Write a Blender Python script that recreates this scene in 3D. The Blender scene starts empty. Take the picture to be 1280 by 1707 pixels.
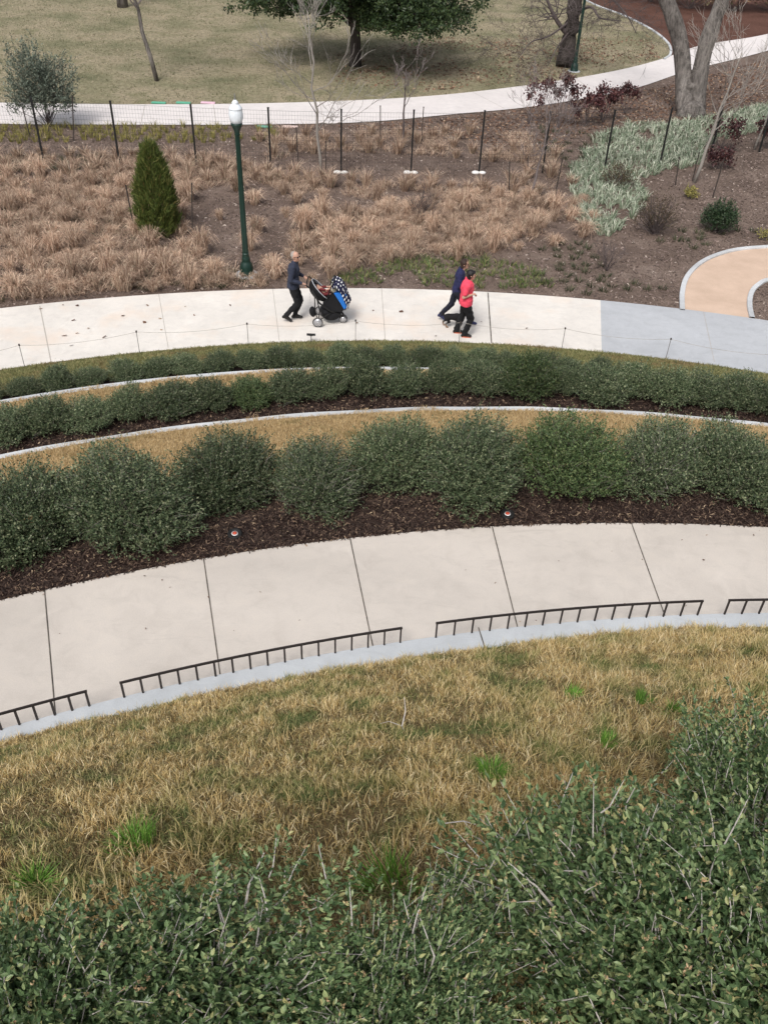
import bpy, math, random
import numpy as np
from mathutils import Vector, Matrix, Euler
# ------------------------------------------------------------------ camera, world, sun, exposure
S = bpy.context.scene
S.render.resolution_x, S.render.resolution_y = 767, 1024
FPX, PW, PH = 1476., 1280., 1707.
PITCH, ROLL, CZ = math.radians(39.1), math.radians(2.36), 10.0
cam = bpy.data.cameras.new('camera'); cam_o = bpy.data.objects.new('camera', cam); S.collection.objects.link(cam_o)
cam.sensor_fit = 'VERTICAL'; cam.sensor_height = 24; cam.lens = 24 * FPX / PH; cam.clip_end = 2000; cam.clip_start = .05
CR = Matrix.Rotation(math.pi / 2 - PITCH, 3, 'X') @ Matrix.Rotation(ROLL, 3, 'Z')
cam_o.matrix_world = Matrix.Translation((0, 0, CZ)) @ CR.to_4x4(); S.camera = cam_o
SUN_EL, SUN_AZ = math.radians(52), math.radians(200)     # azimuth clockwise from +Y
W = bpy.data.worlds.new('World'); S.world = W; W.use_nodes = True
nt = W.node_tree; bgn = nt.nodes['Background']
sky = nt.nodes.new('ShaderNodeTexSky'); sky.sky_type = 'NISHITA'; sky.sun_disc = False
sky.sun_elevation = SUN_EL; sky.sun_rotation = SUN_AZ; sky.dust_density = 4; sky.air_density = 1.0; sky.ozone_density = 1
hs = nt.nodes.new('ShaderNodeHueSaturation'); hs.inputs['Saturation'].default_value = .35
nt.links.new(sky.outputs[0], hs.inputs['Color']); nt.links.new(hs.outputs[0], bgn.inputs[0]); bgn.inputs[1].default_value = .115
sun = bpy.data.lights.new('sun', 'SUN'); sun.energy = 1.5; sun.angle = math.radians(18); sun.color = (1, .965, .92)
sun_o = bpy.data.objects.new('sun', sun); S.collection.objects.link(sun_o)
sd = Vector((math.sin(SUN_AZ) * math.cos(SUN_EL), math.cos(SUN_AZ) * math.cos(SUN_EL), math.sin(SUN_EL)))
sun_o.rotation_euler = sd.to_track_quat('Z', 'Y').to_euler()
S.view_settings.view_transform = 'Standard'; S.view_settings.look = 'None'; S.view_settings.exposure = .45
S.render.engine = 'CYCLES'; S.cycles.max_bounces = 5; S.cycles.transparent_max_bounces = 8

# ------------------------------------------------------------------ helpers
rng = np.random.default_rng(7); random.seed(7)
PI = math.pi
COL = S.collection
def ray(px, py): return CR @ Vector(((px - PW / 2) / FPX, -(py - PH / 2) / FPX, -1.))
def at(px, py, z=0.):
    v = ray(px, py); t = (z - CZ) / v.z; return Vector((v.x * t, v.y * t, z))
def at_d(px, py, d):
    v = ray(px, py); t = d / v.y; return Vector((v.x * t, d, CZ + v.z * t))
def mesh_np(name, V, Fs, mats, mi=None, smooth=False):
    me = bpy.data.meshes.new(name); V = np.asarray(V, dtype=np.float32).reshape(-1, 3)
    Fs = [np.asarray(f, dtype=np.int32) for f in Fs if len(f)]
    tot = np.concatenate([np.full(len(f), f.shape[1], dtype=np.int32) for f in Fs])
    idx = np.concatenate([f.ravel() for f in Fs]); start = np.concatenate([[0], np.cumsum(tot)[:-1]]).astype(np.int32)
    me.vertices.add(len(V)); me.vertices.foreach_set('co', V.ravel())
    me.loops.add(len(idx)); me.loops.foreach_set('vertex_index', idx)
    me.polygons.add(len(tot)); me.polygons.foreach_set('loop_start', start)
    if not isinstance(mats, (list, tuple)): mats = [mats]
    for m in mats: me.materials.append(m)
    if mi is not None: me.polygons.foreach_set('material_index', np.asarray(mi, dtype=np.int32))
    me.update(calc_edges=True); me.validate()
    me.polygons.foreach_set('use_smooth', [smooth] * len(me.polygons)); return me
def link(name, me, parent=None, loc=None, rot=None, scale=None, **tags):
    o = bpy.data.objects.new(name, me); COL.objects.link(o)
    if parent is not None: o.parent = parent
    if loc is not None: o.location = loc
    if rot is not None: o.rotation_euler = rot
    if scale is not None: o.scale = scale if hasattr(scale, '__len__') else (scale,) * 3
    for k, v in tags.items():
        if v is not None: o[k] = v
    return o
def thing(name, loc, label, category, group=None, rot=None, scale=None):
    return link(name, None, None, loc, rot, scale, label=label, category=category, group=group)
def dup(root, loc, rot=None, scale=None, label=None):
    r = root.copy(); COL.objects.link(r); r.location = loc
    if rot is not None: r.rotation_euler = rot
    if scale is not None: r.scale = scale if hasattr(scale, '__len__') else (scale,) * 3
    if label: r['label'] = label
    for ch in root.children:
        c = ch.copy(); COL.objects.link(c); c.parent = r
        for g in ch.children:
            d = g.copy(); COL.objects.link(d); d.parent = c
    return r
class Acc:
    def __init__(s): s.V = []; s.Q = []; s.T = []; s.n = 0
    def add(s, V, Q=None, T=None):
        V = np.asarray(V, dtype=float).reshape(-1, 3)
        if Q is not None and len(Q): s.Q.append(np.asarray(Q) + s.n)
        if T is not None and len(T): s.T.append(np.asarray(T) + s.n)
        s.V.append(V); s.n += len(V)
    def tube(s, P, r, k=6, cap=True):
        P = np.asarray(P, dtype=float); n = len(P); r = np.broadcast_to(np.asarray(r, dtype=float), (n,))
        T = np.gradient(P, axis=0); T /= np.linalg.norm(T, axis=1)[:, None] + 1e-9
        up = np.array([0, 0, 1.]) if abs(T[0][2]) < .9 else np.array([1., 0, 0])
        A = np.cross(T, up); A /= np.linalg.norm(A, axis=1)[:, None] + 1e-9; B = np.cross(T, A)
        a = np.arange(k) * 2 * PI / k
        V = P[:, None] + r[:, None, None] * (np.cos(a)[None, :, None] * A[:, None] + np.sin(a)[None, :, None] * B[:, None])
        i = np.arange(n - 1)[:, None] * k; j = np.arange(k)[None]; j2 = (j + 1) % k
        Q = np.stack([i + j, i + j2, i + k + j2, i + k + j], -1).reshape(-1, 4)
        V = V.reshape(-1, 3); Tt = []
        if cap:
            V = np.vstack([V, P[0], P[-1]]); jj = np.arange(k)
            Tt = np.vstack([np.stack([np.full(k, n * k), (jj + 1) % k, jj], -1), np.stack([np.full(k, n * k + 1), (n - 1) * k + jj, (n - 1) * k + (jj + 1) % k], -1)])
        s.add(V, Q, Tt); return s
    def box(s, c, h, R=None):
        c = np.asarray(c, dtype=float); V = np.array([[x, y, z] for x in (-1, 1) for y in (-1, 1) for z in (-1, 1)], dtype=float) * np.asarray(h, dtype=float)
        if R is not None: V = V @ np.asarray(R).T
        s.add(V + c, [[0, 1, 3, 2], [4, 6, 7, 5], [0, 4, 5, 1], [2, 3, 7, 6], [0, 2, 6, 4], [1, 5, 7, 3]]); return s
    def lathe(s, prof, k=20, c=(0, 0, 0)):
        prof = np.asarray(prof, dtype=float); n = len(prof); a = np.arange(k) * 2 * PI / k
        V = np.stack([prof[:, 0][:, None] * np.cos(a), prof[:, 0][:, None] * np.sin(a), np.repeat(prof[:, 1][:, None], k, 1)], -1) + np.asarray(c, dtype=float)
        i = np.arange(n - 1)[:, None] * k; j = np.arange(k)[None]; j2 = (j + 1) % k
        Q = np.stack([i + j, i + j2, i + k + j2, i + k + j], -1).reshape(-1, 4)
        jj = np.arange(k); V = V.reshape(-1, 3); V = np.vstack([V, [c[0], c[1], c[2] + prof[0, 1]], [c[0], c[1], c[2] + prof[-1, 1]]])
        T = np.vstack([np.stack([np.full(k, n * k), (jj + 1) % k, jj], -1), np.stack([np.full(k, n * k + 1), (n - 1) * k + jj, (n - 1) * k + (jj + 1) % k], -1)])
        s.add(V, Q, T); return s
    def loft(s, C, rx, ry, k=16):      # horizontal elliptic rings
        C = np.asarray(C, dtype=float); n = len(C); a = np.arange(k) * 2 * PI / k
        V = np.stack([C[:, 0][:, None] + np.asarray(rx)[:, None] * np.cos(a), C[:, 1][:, None] + np.asarray(ry)[:, None] * np.sin(a), np.repeat(C[:, 2][:, None], k, 1)], -1).reshape(-1, 3)
        i = np.arange(n - 1)[:, None] * k; j = np.arange(k)[None]; j2 = (j + 1) % k
        Q = np.stack([i + j, i + j2, i + k + j2, i + k + j], -1).reshape(-1, 4); jj = np.arange(k)
        V = np.vstack([V, C[0], C[-1]])
        T = np.vstack([np.stack([np.full(k, n * k), (jj + 1) % k, jj], -1), np.stack([np.full(k, n * k + 1), (n - 1) * k + jj, (n - 1) * k + (jj + 1) % k], -1)])
        s.add(V, Q, T); return s
    def cap(s, a, b, ra, rb, k=10):    # capsule
        a = np.asarray(a, dtype=float); b = np.asarray(b, dtype=float); d = b - a; L = np.linalg.norm(d) + 1e-9; d = d / L
        t = [-.96, -.7, -.3]; P = [a + d * ra * x for x in t] + [a, (a + b) / 2, b] + [b - d * rb * x for x in reversed(t)]
        R = [ra * math.sqrt(1 - x * x) for x in t] + [ra, (ra + rb) / 2, rb] + [rb * math.sqrt(1 - x * x) for x in reversed(t)]
        s.tube(P, R, k); return s
    def ball(s, c, r, k=14, R=None):
        r = np.broadcast_to(np.asarray(r, dtype=float), (3,)); ph = np.linspace(.001, PI - .001, k // 2 + 2)
        a = np.arange(k) * 2 * PI / k
        V = np.stack([np.sin(ph)[:, None] * np.cos(a), np.sin(ph)[:, None] * np.sin(a), -np.repeat(np.cos(ph)[:, None], k, 1)], -1).reshape(-1, 3) * r
        if R is not None: V = V @ np.asarray(R).T
        n = len(ph); i = np.arange(n - 1)[:, None] * k; j = np.arange(k)[None]; j2 = (j + 1) % k
        s.add(V + np.asarray(c, dtype=float), np.stack([i + j, i + j2, i + k + j2, i + k + j], -1).reshape(-1, 4)); return s
    def mesh(s, name, mats, smooth=False):
        F = []
        if s.Q: F.append(np.vstack(s.Q))
        if s.T: F.append(np.vstack(s.T))
        return mesh_np(name, np.vstack(s.V), F, mats, smooth=smooth)
    def remesh(s, name, mat, vox=.01, sm=4):
        me = s.mesh(name, mat, True); o = bpy.data.objects.new('tmp', me); COL.objects.link(o)
        m = o.modifiers.new('r', 'REMESH'); m.mode = 'VOXEL'; m.voxel_size = vox; m.use_smooth_shade = True
        if sm: k = o.modifiers.new('s', 'SMOOTH'); k.iterations = sm; k.factor = .5
        bpy.context.view_layer.update()
        r = bpy.data.meshes.new_from_object(o.evaluated_get(bpy.context.evaluated_depsgraph_get())); r.name = name
        bpy.data.objects.remove(o); r.materials.clear(); r.materials.append(mat)
        r.polygons.foreach_set('use_smooth', [True] * len(r.polygons)); return r
def unit(v): return v / (np.linalg.norm(v, axis=-1, keepdims=True) + 1e-9)
def rdir(n, r=rng): return unit(r.normal(size=(n, 3)))
def leaves(P, D, L, Wd, r=rng, fold=.18, fine=False):
    """leaf faces: P base points, D directions, L lengths, Wd widths"""
    n = len(P); D = unit(D); A = unit(np.cross(D, rdir(n, r) + np.array([0, 0, .8]))); N = np.cross(A, D)
    L = np.broadcast_to(L, (n,))[:, None]; Wd = np.broadcast_to(Wd, (n,))[:, None]
    if fine:
        lift = N * Wd * fold
        V = np.stack([P, P + D * L * .3 + A * Wd * .42 + lift, P + D * L * .68 + A * Wd * .4 + lift, P + D * L - N * L * .08,
                      P + D * L * .68 - A * Wd * .4 + lift, P + D * L * .3 - A * Wd * .42 + lift, P + D * L * .5 - N * L * .0], 1)
        b = np.arange(n)[:, None] * 7
        T = np.concatenate([b + np.array([[0, 1, 6]]), b + np.array([[3, 6, 2]]), b + np.array([[0, 6, 5]]), b + np.array([[3, 4, 6]]), b + np.array([[1, 2, 6]]), b + np.array([[4, 5, 6]])])
        return V.reshape(-1, 3), None, T
    V = np.stack([P, P + D * L * .5 + A * Wd * .5 + N * Wd * fold, P + D * L, P + D * L * .5 - A * Wd * .5 + N * Wd * fold], 1)
    return V.reshape(-1, 3), np.arange(n * 4).reshape(n, 4), None
def blades(P, lean, h, w, r=rng, droop=.0):
    """grass blades: 2 segments + tip"""
    n = len(P); h = np.broadcast_to(h, (n,))[:, None]; w = np.broadcast_to(w, (n,))[:, None]
    a = r.uniform(0, 2 * PI, n); A = np.stack([np.cos(a), np.sin(a), np.zeros(n)], -1)
    up = np.array([0, 0, 1.])
    m = P + up * h * .6 + lean * h * .32; t = P + up * h * (1 - droop) + lean * h
    V = np.stack([P - A * w / 2, P + A * w / 2, m + A * w * .4, m - A * w * .4, t], 1).reshape(-1, 3)
    b = np.arange(n)[:, None] * 5
    return V, b + np.array([[0, 1, 2, 3]]), b + np.array([[3, 2, 4]])
def vnoise(x, y, s=1., seed=0):
    """smooth value noise (numpy)"""
    x = np.asarray(x) / s + 100.5 + seed * 17.3; y = np.asarray(y) / s + 100.5 + seed * 9.1
    xi = np.floor(x).astype(np.int64); yi = np.floor(y).astype(np.int64); fx = x - xi; fy = y - yi
    def h(i, j):
        k = (i * 374761393 + j * 668265263 + seed * 1442695) & 0xffffffff; k = ((k ^ (k >> 13)) * 1274126177) & 0xffffffff
        return ((k ^ (k >> 16)) & 0xffff) / 65535.
    fx = fx * fx * (3 - 2 * fx); fy = fy * fy * (3 - 2 * fy)
    return (h(xi, yi) * (1 - fx) + h(xi + 1, yi) * fx) * (1 - fy) + (h(xi, yi + 1) * (1 - fx) + h(xi + 1, yi + 1) * fx) * fy
def inpoly(x, y, poly):
    c = np.zeros(len(x), bool); n = len(poly)
    for i in range(n):
        x1, y1 = poly[i][:2]; x2, y2 = poly[(i + 1) % n][:2]
        k = ((y1 > y) != (y2 > y)) & (x < (x2 - x1) * (y - y1) / (y2 - y1 + 1e-12) + x1); c ^= k
    return c
def scatter(poly, n, r=rng):
    p = np.array([[q[0], q[1]] for q in poly]); lo, hi = p.min(0), p.max(0); out = np.zeros((0, 2))
    while len(out) < n:
        q = r.uniform(lo, hi, (n * 2, 2)); out = np.vstack([out, q[inpoly(q[:, 0], q[:, 1], p)]])
    return out[:n]
def pxpoly(pts, z=0.): return [tuple(at(x, y, z))[:2] for x, y in pts]
def spaced(poly, d, r=rng, tries=6000):
    q = scatter(poly, tries, r); keep = []
    for p in q:
        if all((p[0] - k[0]) ** 2 + (p[1] - k[1]) ** 2 > d * d for k in keep): keep.append(p)
    return np.array(keep)
def spline(pts, n):
    """Catmull-Rom through 2-D/3-D points"""
    P = np.array([tuple(p) for p in pts], dtype=float); P = np.vstack([2 * P[0] - P[1], P, 2 * P[-1] - P[-2]]); out = []
    m = len(P) - 3
    for t in np.linspace(0, m - 1e-6, n):
        i = int(t); u = t - i; a, b, c, d = P[i:i + 4]
        out.append(.5 * ((2 * b) + (-a + c) * u + (2 * a - 5 * b + 4 * c - d) * u * u + (-a + 3 * b - 3 * c + d) * u ** 3))
    return np.array(out)

# ------------------------------------------------------------------ materials
def ramp(nt, fac, stops, interp='LINEAR'):
    r = nt.nodes.new('ShaderNodeValToRGB'); r.color_ramp.interpolation = interp; e = r.color_ramp.elements
    while len(e) < len(stops): e.new(.5)
    for k, (p, c) in zip(e, stops): k.position = p; k.color = (*c, 1)
    nt.links.new(fac, r.inputs[0]); return r.outputs[0]
def mix(nt, fac, a, b, mode='MIX'):
    m = nt.nodes.new('ShaderNodeMix'); m.data_type = 'RGBA'; m.blend_type = mode
    for s, v in ((m.inputs[0], fac), (m.inputs[6], a), (m.inputs[7], b)):
        if hasattr(v, 'is_linked'): nt.links.new(v, s)
        elif isinstance(v, tuple): s.default_value = (*v, 1)
        else: s.default_value = v
    return m.outputs[2]
def noise(nt, co, scale, detail=4, rough=.55, dist=0):
    n = nt.nodes.new('ShaderNodeTexNoise'); n.inputs['Scale'].default_value = scale; n.inputs['Detail'].default_value = detail
    n.inputs['Roughness'].default_value = rough; n.inputs['Distortion'].default_value = dist
    nt.links.new(co, n.inputs['Vector']); return n.outputs[0]
def newmat(name, rough=.8, spec=.3):
    m = bpy.data.materials.new(name); m.use_nodes = True; b = m.node_tree.nodes['Principled BSDF']
    b.inputs['Roughness'].default_value = rough; b.inputs['Specular IOR Level'].default_value = spec
    return m, m.node_tree, b
def coords(nt, world=True):
    if world: return nt.nodes.new('ShaderNodeNewGeometry').outputs['Position']
    return nt.nodes.new('ShaderNodeTexCoord').outputs['Object']
def bump(nt, b, h, strength, dist=.01):
    n = nt.nodes.new('ShaderNodeBump'); n.inputs['Strength'].default_value = strength; n.inputs['Distance'].default_value = dist
    nt.links.new(h, n.inputs['Height']); nt.links.new(n.outputs[0], b.inputs['Normal'])
def simple(name, c, rough=.6, metal=0, spec=.4, var=.12, sc=30., world=False):
    m, nt, b = newmat(name, rough, spec); co = coords(nt, world); b.inputs['Metallic'].default_value = metal
    f = noise(nt, co, sc, 3); lo = tuple(x * (1 - var) for x in c); hi = tuple(min(1, x * (1 + var)) for x in c)
    nt.links.new(ramp(nt, f, [(.3, lo), (.7, hi)]), b.inputs['Base Color']); return m
def ground_mat(name, stops, sc=(1.2, 30.), bs=.6, fine=.5, extra=None, bd=.02, rough=.95, stretch=None):
    m, nt, b = newmat(name, rough, .15); co = coords(nt)
    if stretch:
        mp = nt.nodes.new('ShaderNodeMapping'); mp.inputs['Scale'].default_value = stretch; nt.links.new(co, mp.inputs[0]); co = mp.outputs[0]
    a = noise(nt, co, sc[0], 5, .6); c1 = ramp(nt, a, stops)
    f = noise(nt, co, sc[1], 6, .7); c2 = ramp(nt, f, [(.32, (.35,) * 3), (.5, (1.,) * 3), (.72, (1.75,) * 3)])
    c = mix(nt, fine, c1, c2, 'MULTIPLY')
    if extra:
        v = nt.nodes.new('ShaderNodeTexVoronoi'); v.inputs['Scale'].default_value = extra[0]; nt.links.new(co, v.inputs['Vector'])
        k = ramp(nt, v.outputs['Distance'], [(0, (1,) * 3), (extra[1], (1,) * 3), (extra[1] + .05, (0,) * 3)])
        c = mix(nt, k, c, extra[2])
    nt.links.new(c, b.inputs['Base Color']); bump(nt, b, f, bs, bd); return m
def concrete(name, base, spot=.14, warm=None, pour=None):
    m, nt, b = newmat(name, .85, .25); co = coords(nt)
    a = noise(nt, co, .55, 5, .6, .4); f = noise(nt, co, 90, 4, .7); g = noise(nt, co, 4.5, 5, .65, .6)
    lo = tuple(x * (1 - spot) for x in base); hi = tuple(min(1, x * (1 + spot * .6)) for x in base)
    c = ramp(nt, a, [(.3, lo), (.55, base), (.75, hi)])
    c = mix(nt, .5, c, ramp(nt, g, [(.3, (.86, .85, .84)), (.5, (1, 1, 1)), (.7, (1.08, 1.07, 1.05))]), 'MULTIPLY')
    c = mix(nt, .6, c, ramp(nt, f, [(.3, (.84,) * 3), (.6, (1.05,) * 3)]), 'MULTIPLY')
    if warm: c = mix(nt, ramp(nt, noise(nt, co, .8, 4), [(.52, (0,) * 3), (.7, (.6,) * 3)]), c, warm)
    sc_ = nt.nodes.new('ShaderNodeMapping'); sc_.inputs['Scale'].default_value = (1.0, 3.2, 1); sc_.inputs['Rotation'].default_value = (0, 0, .4); nt.links.new(co, sc_.inputs[0])
    c = mix(nt, ramp(nt, noise(nt, sc_.outputs[0], 1.3, 6, .7, 1.2), [(.56, (0,) * 3), (.70, (.5,) * 3)]), c, tuple(x * .80 for x in base))
    c = mix(nt, ramp(nt, noise(nt, co, 2.1, 5, .6, .8), [(.60, (0,) * 3), (.72, (.45,) * 3)]), c, tuple(min(1, x * 1.14) for x in base))
    # small dark specks and drips
    v = nt.nodes.new('ShaderNodeTexVoronoi'); v.inputs['Scale'].default_value = 2.6; nt.links.new(co, v.inputs['Vector'])
    c = mix(nt, ramp(nt, v.outputs['Distance'], [(0, (.3,) * 3), (.02, (.2,) * 3), (.045, (0,) * 3)]), c, (.35, .31, .28))
    nt.links.new(c, b.inputs['Base Color']); bump(nt, b, f, .25, .004); return m
def leafmat(name, stops, rough=.5, trans=.0, obj_var=.25, spec=.35, patch=None):
    """per-leaf colour from the mesh island, per-plant tint from the object"""
    m, nt, b = newmat(name, rough, spec); g = nt.nodes.new('ShaderNodeNewGeometry')
    c = ramp(nt, g.outputs['Random Per Island'], stops)
    if patch:
        k = ramp(nt, noise(nt, g.outputs['Position'], patch[0], 4, .6), [(patch[1], (0,) * 3), (patch[2], (1,) * 3)])
        g2 = ramp(nt, g.outputs['Random Per Island'], patch[3]); c = mix(nt, k, c, g2)
    if obj_var:
        oi = nt.nodes.new('ShaderNodeObjectInfo')
        c = mix(nt, 1., c, ramp(nt, oi.outputs['Random'], [(0, (1 - obj_var,) * 3), (1, (1 + obj_var,) * 3)]), 'MULTIPLY')
    nt.links.new(c, b.inputs['Base Color'])
    if trans:
        t = nt.nodes.new('ShaderNodeBsdfTranslucent'); ms = nt.nodes.new('ShaderNodeMixShader'); ms.inputs[0].default_value = trans
        nt.links.new(c, t.inputs[0]); nt.links.new(b.outputs[0], ms.inputs[1]); nt.links.new(t.outputs[0], ms.inputs[2])
        nt.links.new(ms.outputs[0], nt.nodes['Material Output'].inputs[0])
    return m
M = {}
M['walk'] = concrete('walkway_concrete', (.575, .525, .475), .12)
M['path'] = concrete('path_concrete', (.73, .69, .64), .12, (.72, .6, .5))
M['path_grey'] = concrete('new_concrete', (.46, .475, .50), .12)
M['farpath'] = concrete('far_path_concrete', (.70, .655, .64), .08)
M['kerb'] = concrete('kerb_concrete', (.50, .525, .55), .2)
M['kerb_white'] = concrete('kerb_concrete_pale', (.56, .575, .59), .3)
M['joint'] = simple('joint_sealant', (.11, .095, .08), .9, var=.6, sc=9, world=True)
M['joint_soft'] = simple('control_joint', (.42, .38, .34), .9)
M['mulch_dark'] = ground_mat('dark_mulch', [(.3, (.016, .009, .008)), (.6, (.036, .021, .017)), (.8, (.062, .04, .032))], (2.5, 45), 1., .8, bd=.03)
M['mulch'] = ground_mat('brown_mulch', [(.3, (.115, .083, .068)), (.55, (.178, .132, .108)), (.75, (.24, .186, .155))], (.8, 22), .9, .75, bd=.04)
M['mulch_red'] = ground_mat('red_mulch', [(.3, (.075, .035, .025)), (.6, (.12, .06, .045))], (.6, 14), .8, .6, bd=.04)
M['lawn_soil'] = ground_mat('thatch', [(.35, (.13, .09, .042)), (.55, (.22, .155, .075)), (.7, (.11, .11, .04))], (2.2, 60), .8, .7)
M['lawn_gold'] = ground_mat('golden_turf', [(.3, (.28, .2, .1)), (.6, (.4, .29, .15)), (.8, (.25, .2, .1))], (1.5, 50), .8, .6)
M['lawn_strip'] = ground_mat('strip_turf', [(.3, (.11, .12, .05)), (.55, (.18, .17, .075)), (.75, (.27, .22, .11))], (1.2, 40), .8, .6)
M['lawn_far'] = ground_mat('far_turf', [(.3, (.14, .14, .08)), (.45, (.22, .20, .125)), (.58, (.30, .255, .175)), (.72, (.17, .165, .09))], (.35, 6), .7, .55, bd=.05)
M['gravel'] = ground_mat('decomposed_granite', [(.3, (.52, .385, .295)), (.7, (.63, .475, .37))], (1.5, 70), .3, .25, bd=.006)
M['ground'] = ground_mat('far_ground', [(.3, (.1, .09, .05)), (.7, (.16, .13, .08))], (.3, 5), .5, .5)
M['leaf_hedge'] = leafmat('hedge_leaf', [(0, (.034, .058, .030)), (.45, (.09, .128, .062)), (.8, (.175, .215, .115)), (.97, (.30, .32, .19))], .4, .15, .26)
M['leaf_bright'] = leafmat('hedge_leaf_bright', [(0, (.035, .062, .024)), (.5, (.08, .125, .048)), (.9, (.14, .18, .075)), (1, (.2, .22, .1))], .45, .12)
M['leaf_near'] = leafmat('bush_leaf', [(0, (.034, .066, .026)), (.35, (.095, .155, .064)), (.7, (.185, .262, .118)), (.94, (.33, .39, .18)), (1, (.44, .40, .18))], .36, .25, .1)
M['leaf_tip'] = leafmat('bush_tip', [(0, (.40, .24, .13)), (.5, (.56, .40, .24)), (1, (.42, .42, .2))], .5, .25, .1)
M['stem'] = simple('grey_stem', (.2, .175, .155), .8, sc=60)
M['stem_near'] = simple('pale_stem', (.50, .46, .43), .75, sc=80)
M['bark'] = ground_mat('bark', [(.3, (.10, .088, .08)), (.5, (.2, .18, .165)), (.7, (.28, .255, .235))], (2.2, 14), 1., .9, bd=.12, stretch=(1, 1, .22))
M['bark_dark'] = ground_mat('bark_dark', [(.3, (.045, .038, .034)), (.7, (.10, .085, .078))], (3, 14), 1., .8, bd=.1, stretch=(1, 1, .25))
M['twig_pale'] = simple('pale_twig', (.27, .245, .22), .85)
M['twig_dark'] = simple('dark_twig', (.10, .08, .078), .85)
M['twig_grey'] = simple('grey_twig', (.2, .17, .165), .85)
M['oak'] = leafmat('oak_leaf', [(0, (.018, .036, .014)), (.6, (.05, .085, .03)), (1, (.10, .14, .05))], .4, .1)
M['maroon'] = leafmat('maroon_leaf', [(0, (.04, .016, .018)), (.7, (.09, .034, .036)), (1, (.16, .07, .06))], .5)
M['juniper'] = leafmat('juniper_leaf', [(0, (.045, .075, .015)), (.5, (.12, .165, .035)), (.9, (.21, .235, .06)), (1, (.24, .17, .06))], .6)
M['olive'] = leafmat('grey_green_leaf', [(0, (.055, .075, .055)), (.6, (.13, .16, .12)), (1, (.24, .27, .21))], .5)
M['darkball'] = leafmat('dark_leaf', [(0, (.012, .028, .014)), (.6, (.035, .065, .03)), (1, (.075, .11, .05))], .4)
M['brownbush'] = leafmat('brown_leaf', [(0, (.05, .032, .02)), (.5, (.10, .065, .038)), (.8, (.07, .08, .035)), (1, (.17, .11, .065))], .7)
M['tan'] = leafmat('dry_grass', [(0, (.13, .08, .06)), (.35, (.42, .29, .21)), (.75, (.68, .495, .37)), (.93, (.86, .70, .54)), (1, (.14, .15, .08))], .8, .1, .26)
M['turf'] = leafmat('turf_blade', [(0, (.24, .15, .055)), (.3, (.56, .41, .17)), (.7, (.82, .64, .33)), (.92, (.92, .80, .54)), (1, (.26, .29, .09))], .75, .2, 0,
                    patch=(2.3, .48, .61, [(0, (.10, .15, .04)), (.35, (.22, .26, .085)), (.55, (.42, .37, .15)), (1, (.72, .57, .30))]))
M['thatch'] = leafmat('thatch_blade', [(0, (.09, .065, .03)), (.4, (.22, .165, .075)), (.75, (.36, .28, .14)), (1, (.15, .19, .06))], .85, .1, 0,
                    patch=(2.3, .48, .61, [(0, (.06, .09, .028)), (.6, (.14, .18, .06)), (1, (.28, .25, .115))]))
M['turf_gold'] = leafmat('gold_blade', [(0, (.36, .25, .12)), (.5, (.56, .41, .21)), (1, (.68, .53, .32))], .8, .15, 0,
                    patch=(1.6, .55, .7, [(0, (.16, .15, .05)), (1, (.34, .26, .12))]))
M['turf_strip'] = leafmat('strip_blade', [(0, (.13, .15, .06)), (.5, (.26, .265, .11)), (1, (.40, .34, .17))], .8, .15, 0,
                    patch=(1.2, .5, .68, [(0, (.2, .15, .07)), (1, (.33, .24, .13))]))
M['turf_far'] = leafmat('far_blade', [(0, (.14, .13, .08)), (.4, (.25, .22, .14)), (.8, (.36, .305, .21)), (1, (.5, .43, .32))], .9, .1, 0,
                    patch=(.5, .46, .56, [(0, (.095, .11, .055)), (.6, (.18, .185, .10)), (1, (.29, .265, .17))]))
M['green_tuft'] = leafmat('fresh_grass', [(0, (.09, .22, .03)), (.6, (.17, .36, .05)), (1, (.30, .48, .10))], .55, .25)
M['liriope'] = leafmat('liriope_blade', [(0, (.045, .07, .025)), (.5, (.10, .15, .045)), (.85, (.20, .24, .075)), (1, (.36, .32, .14))], .55, .15)
M['darktuft'] = leafmat('dark_blade', [(0, (.03, .04, .02)), (.6, (.07, .085, .04)), (1, (.14, .13, .07))], .6)
M['yellow_tuft'] = leafmat('yellow_blade', [(0, (.15, .14, .04)), (.5, (.28, .26, .08)), (1, (.45, .38, .13))], .6, .15)
M['varieg'] = leafmat('variegated_blade', [(0, (.12, .17, .10)), (.35, (.28, .35, .24)), (.7, (.52, .57, .44)), (1, (.75, .74, .62))], .5, .15)
M['chip'] = leafmat('wood_chip', [(0, (.018, .011, .009)), (.6, (.055, .034, .026)), (.9, (.11, .07, .05)), (.97, (.26, .18, .12)), (1, (.4, .3, .2))], .85, 0, 0)
M['chip_light'] = leafmat('bed_chip', [(0, (.07, .05, .043)), (.6, (.20, .145, .125)), (.9, (.28, .215, .185)), (1, (.5, .42, .36))], .9, 0, 0)
M['litter'] = leafmat('fallen_leaf', [(0, (.09, .045, .03)), (.6, (.18, .10, .065)), (.9, (.3, .19, .12)), (1, (.5, .38, .26))], .8, 0, 0)
M['black_metal'] = simple('black_metal', (.010, .010, .010), .7, .0)
M['rail'] = simple('dark_bronze_rail', (.035, .027, .024), .45, .3)
M['rust'] = simple('rusty_stake', (.05, .04, .035), .9)
M['lamp_green'] = simple('lamp_green', (.010, .035, .026), .35, .1, .5)
M['stake'] = simple('grey_stake', (.25, .24, .23), .6, .4)
M['string'] = simple('string', (.34, .31, .28), .9)
M['white'] = simple('white_paint', (.75, .75, .75), .5)
M['sandbag'] = simple('white_footing', (.74, .73, .71), .9)

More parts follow.
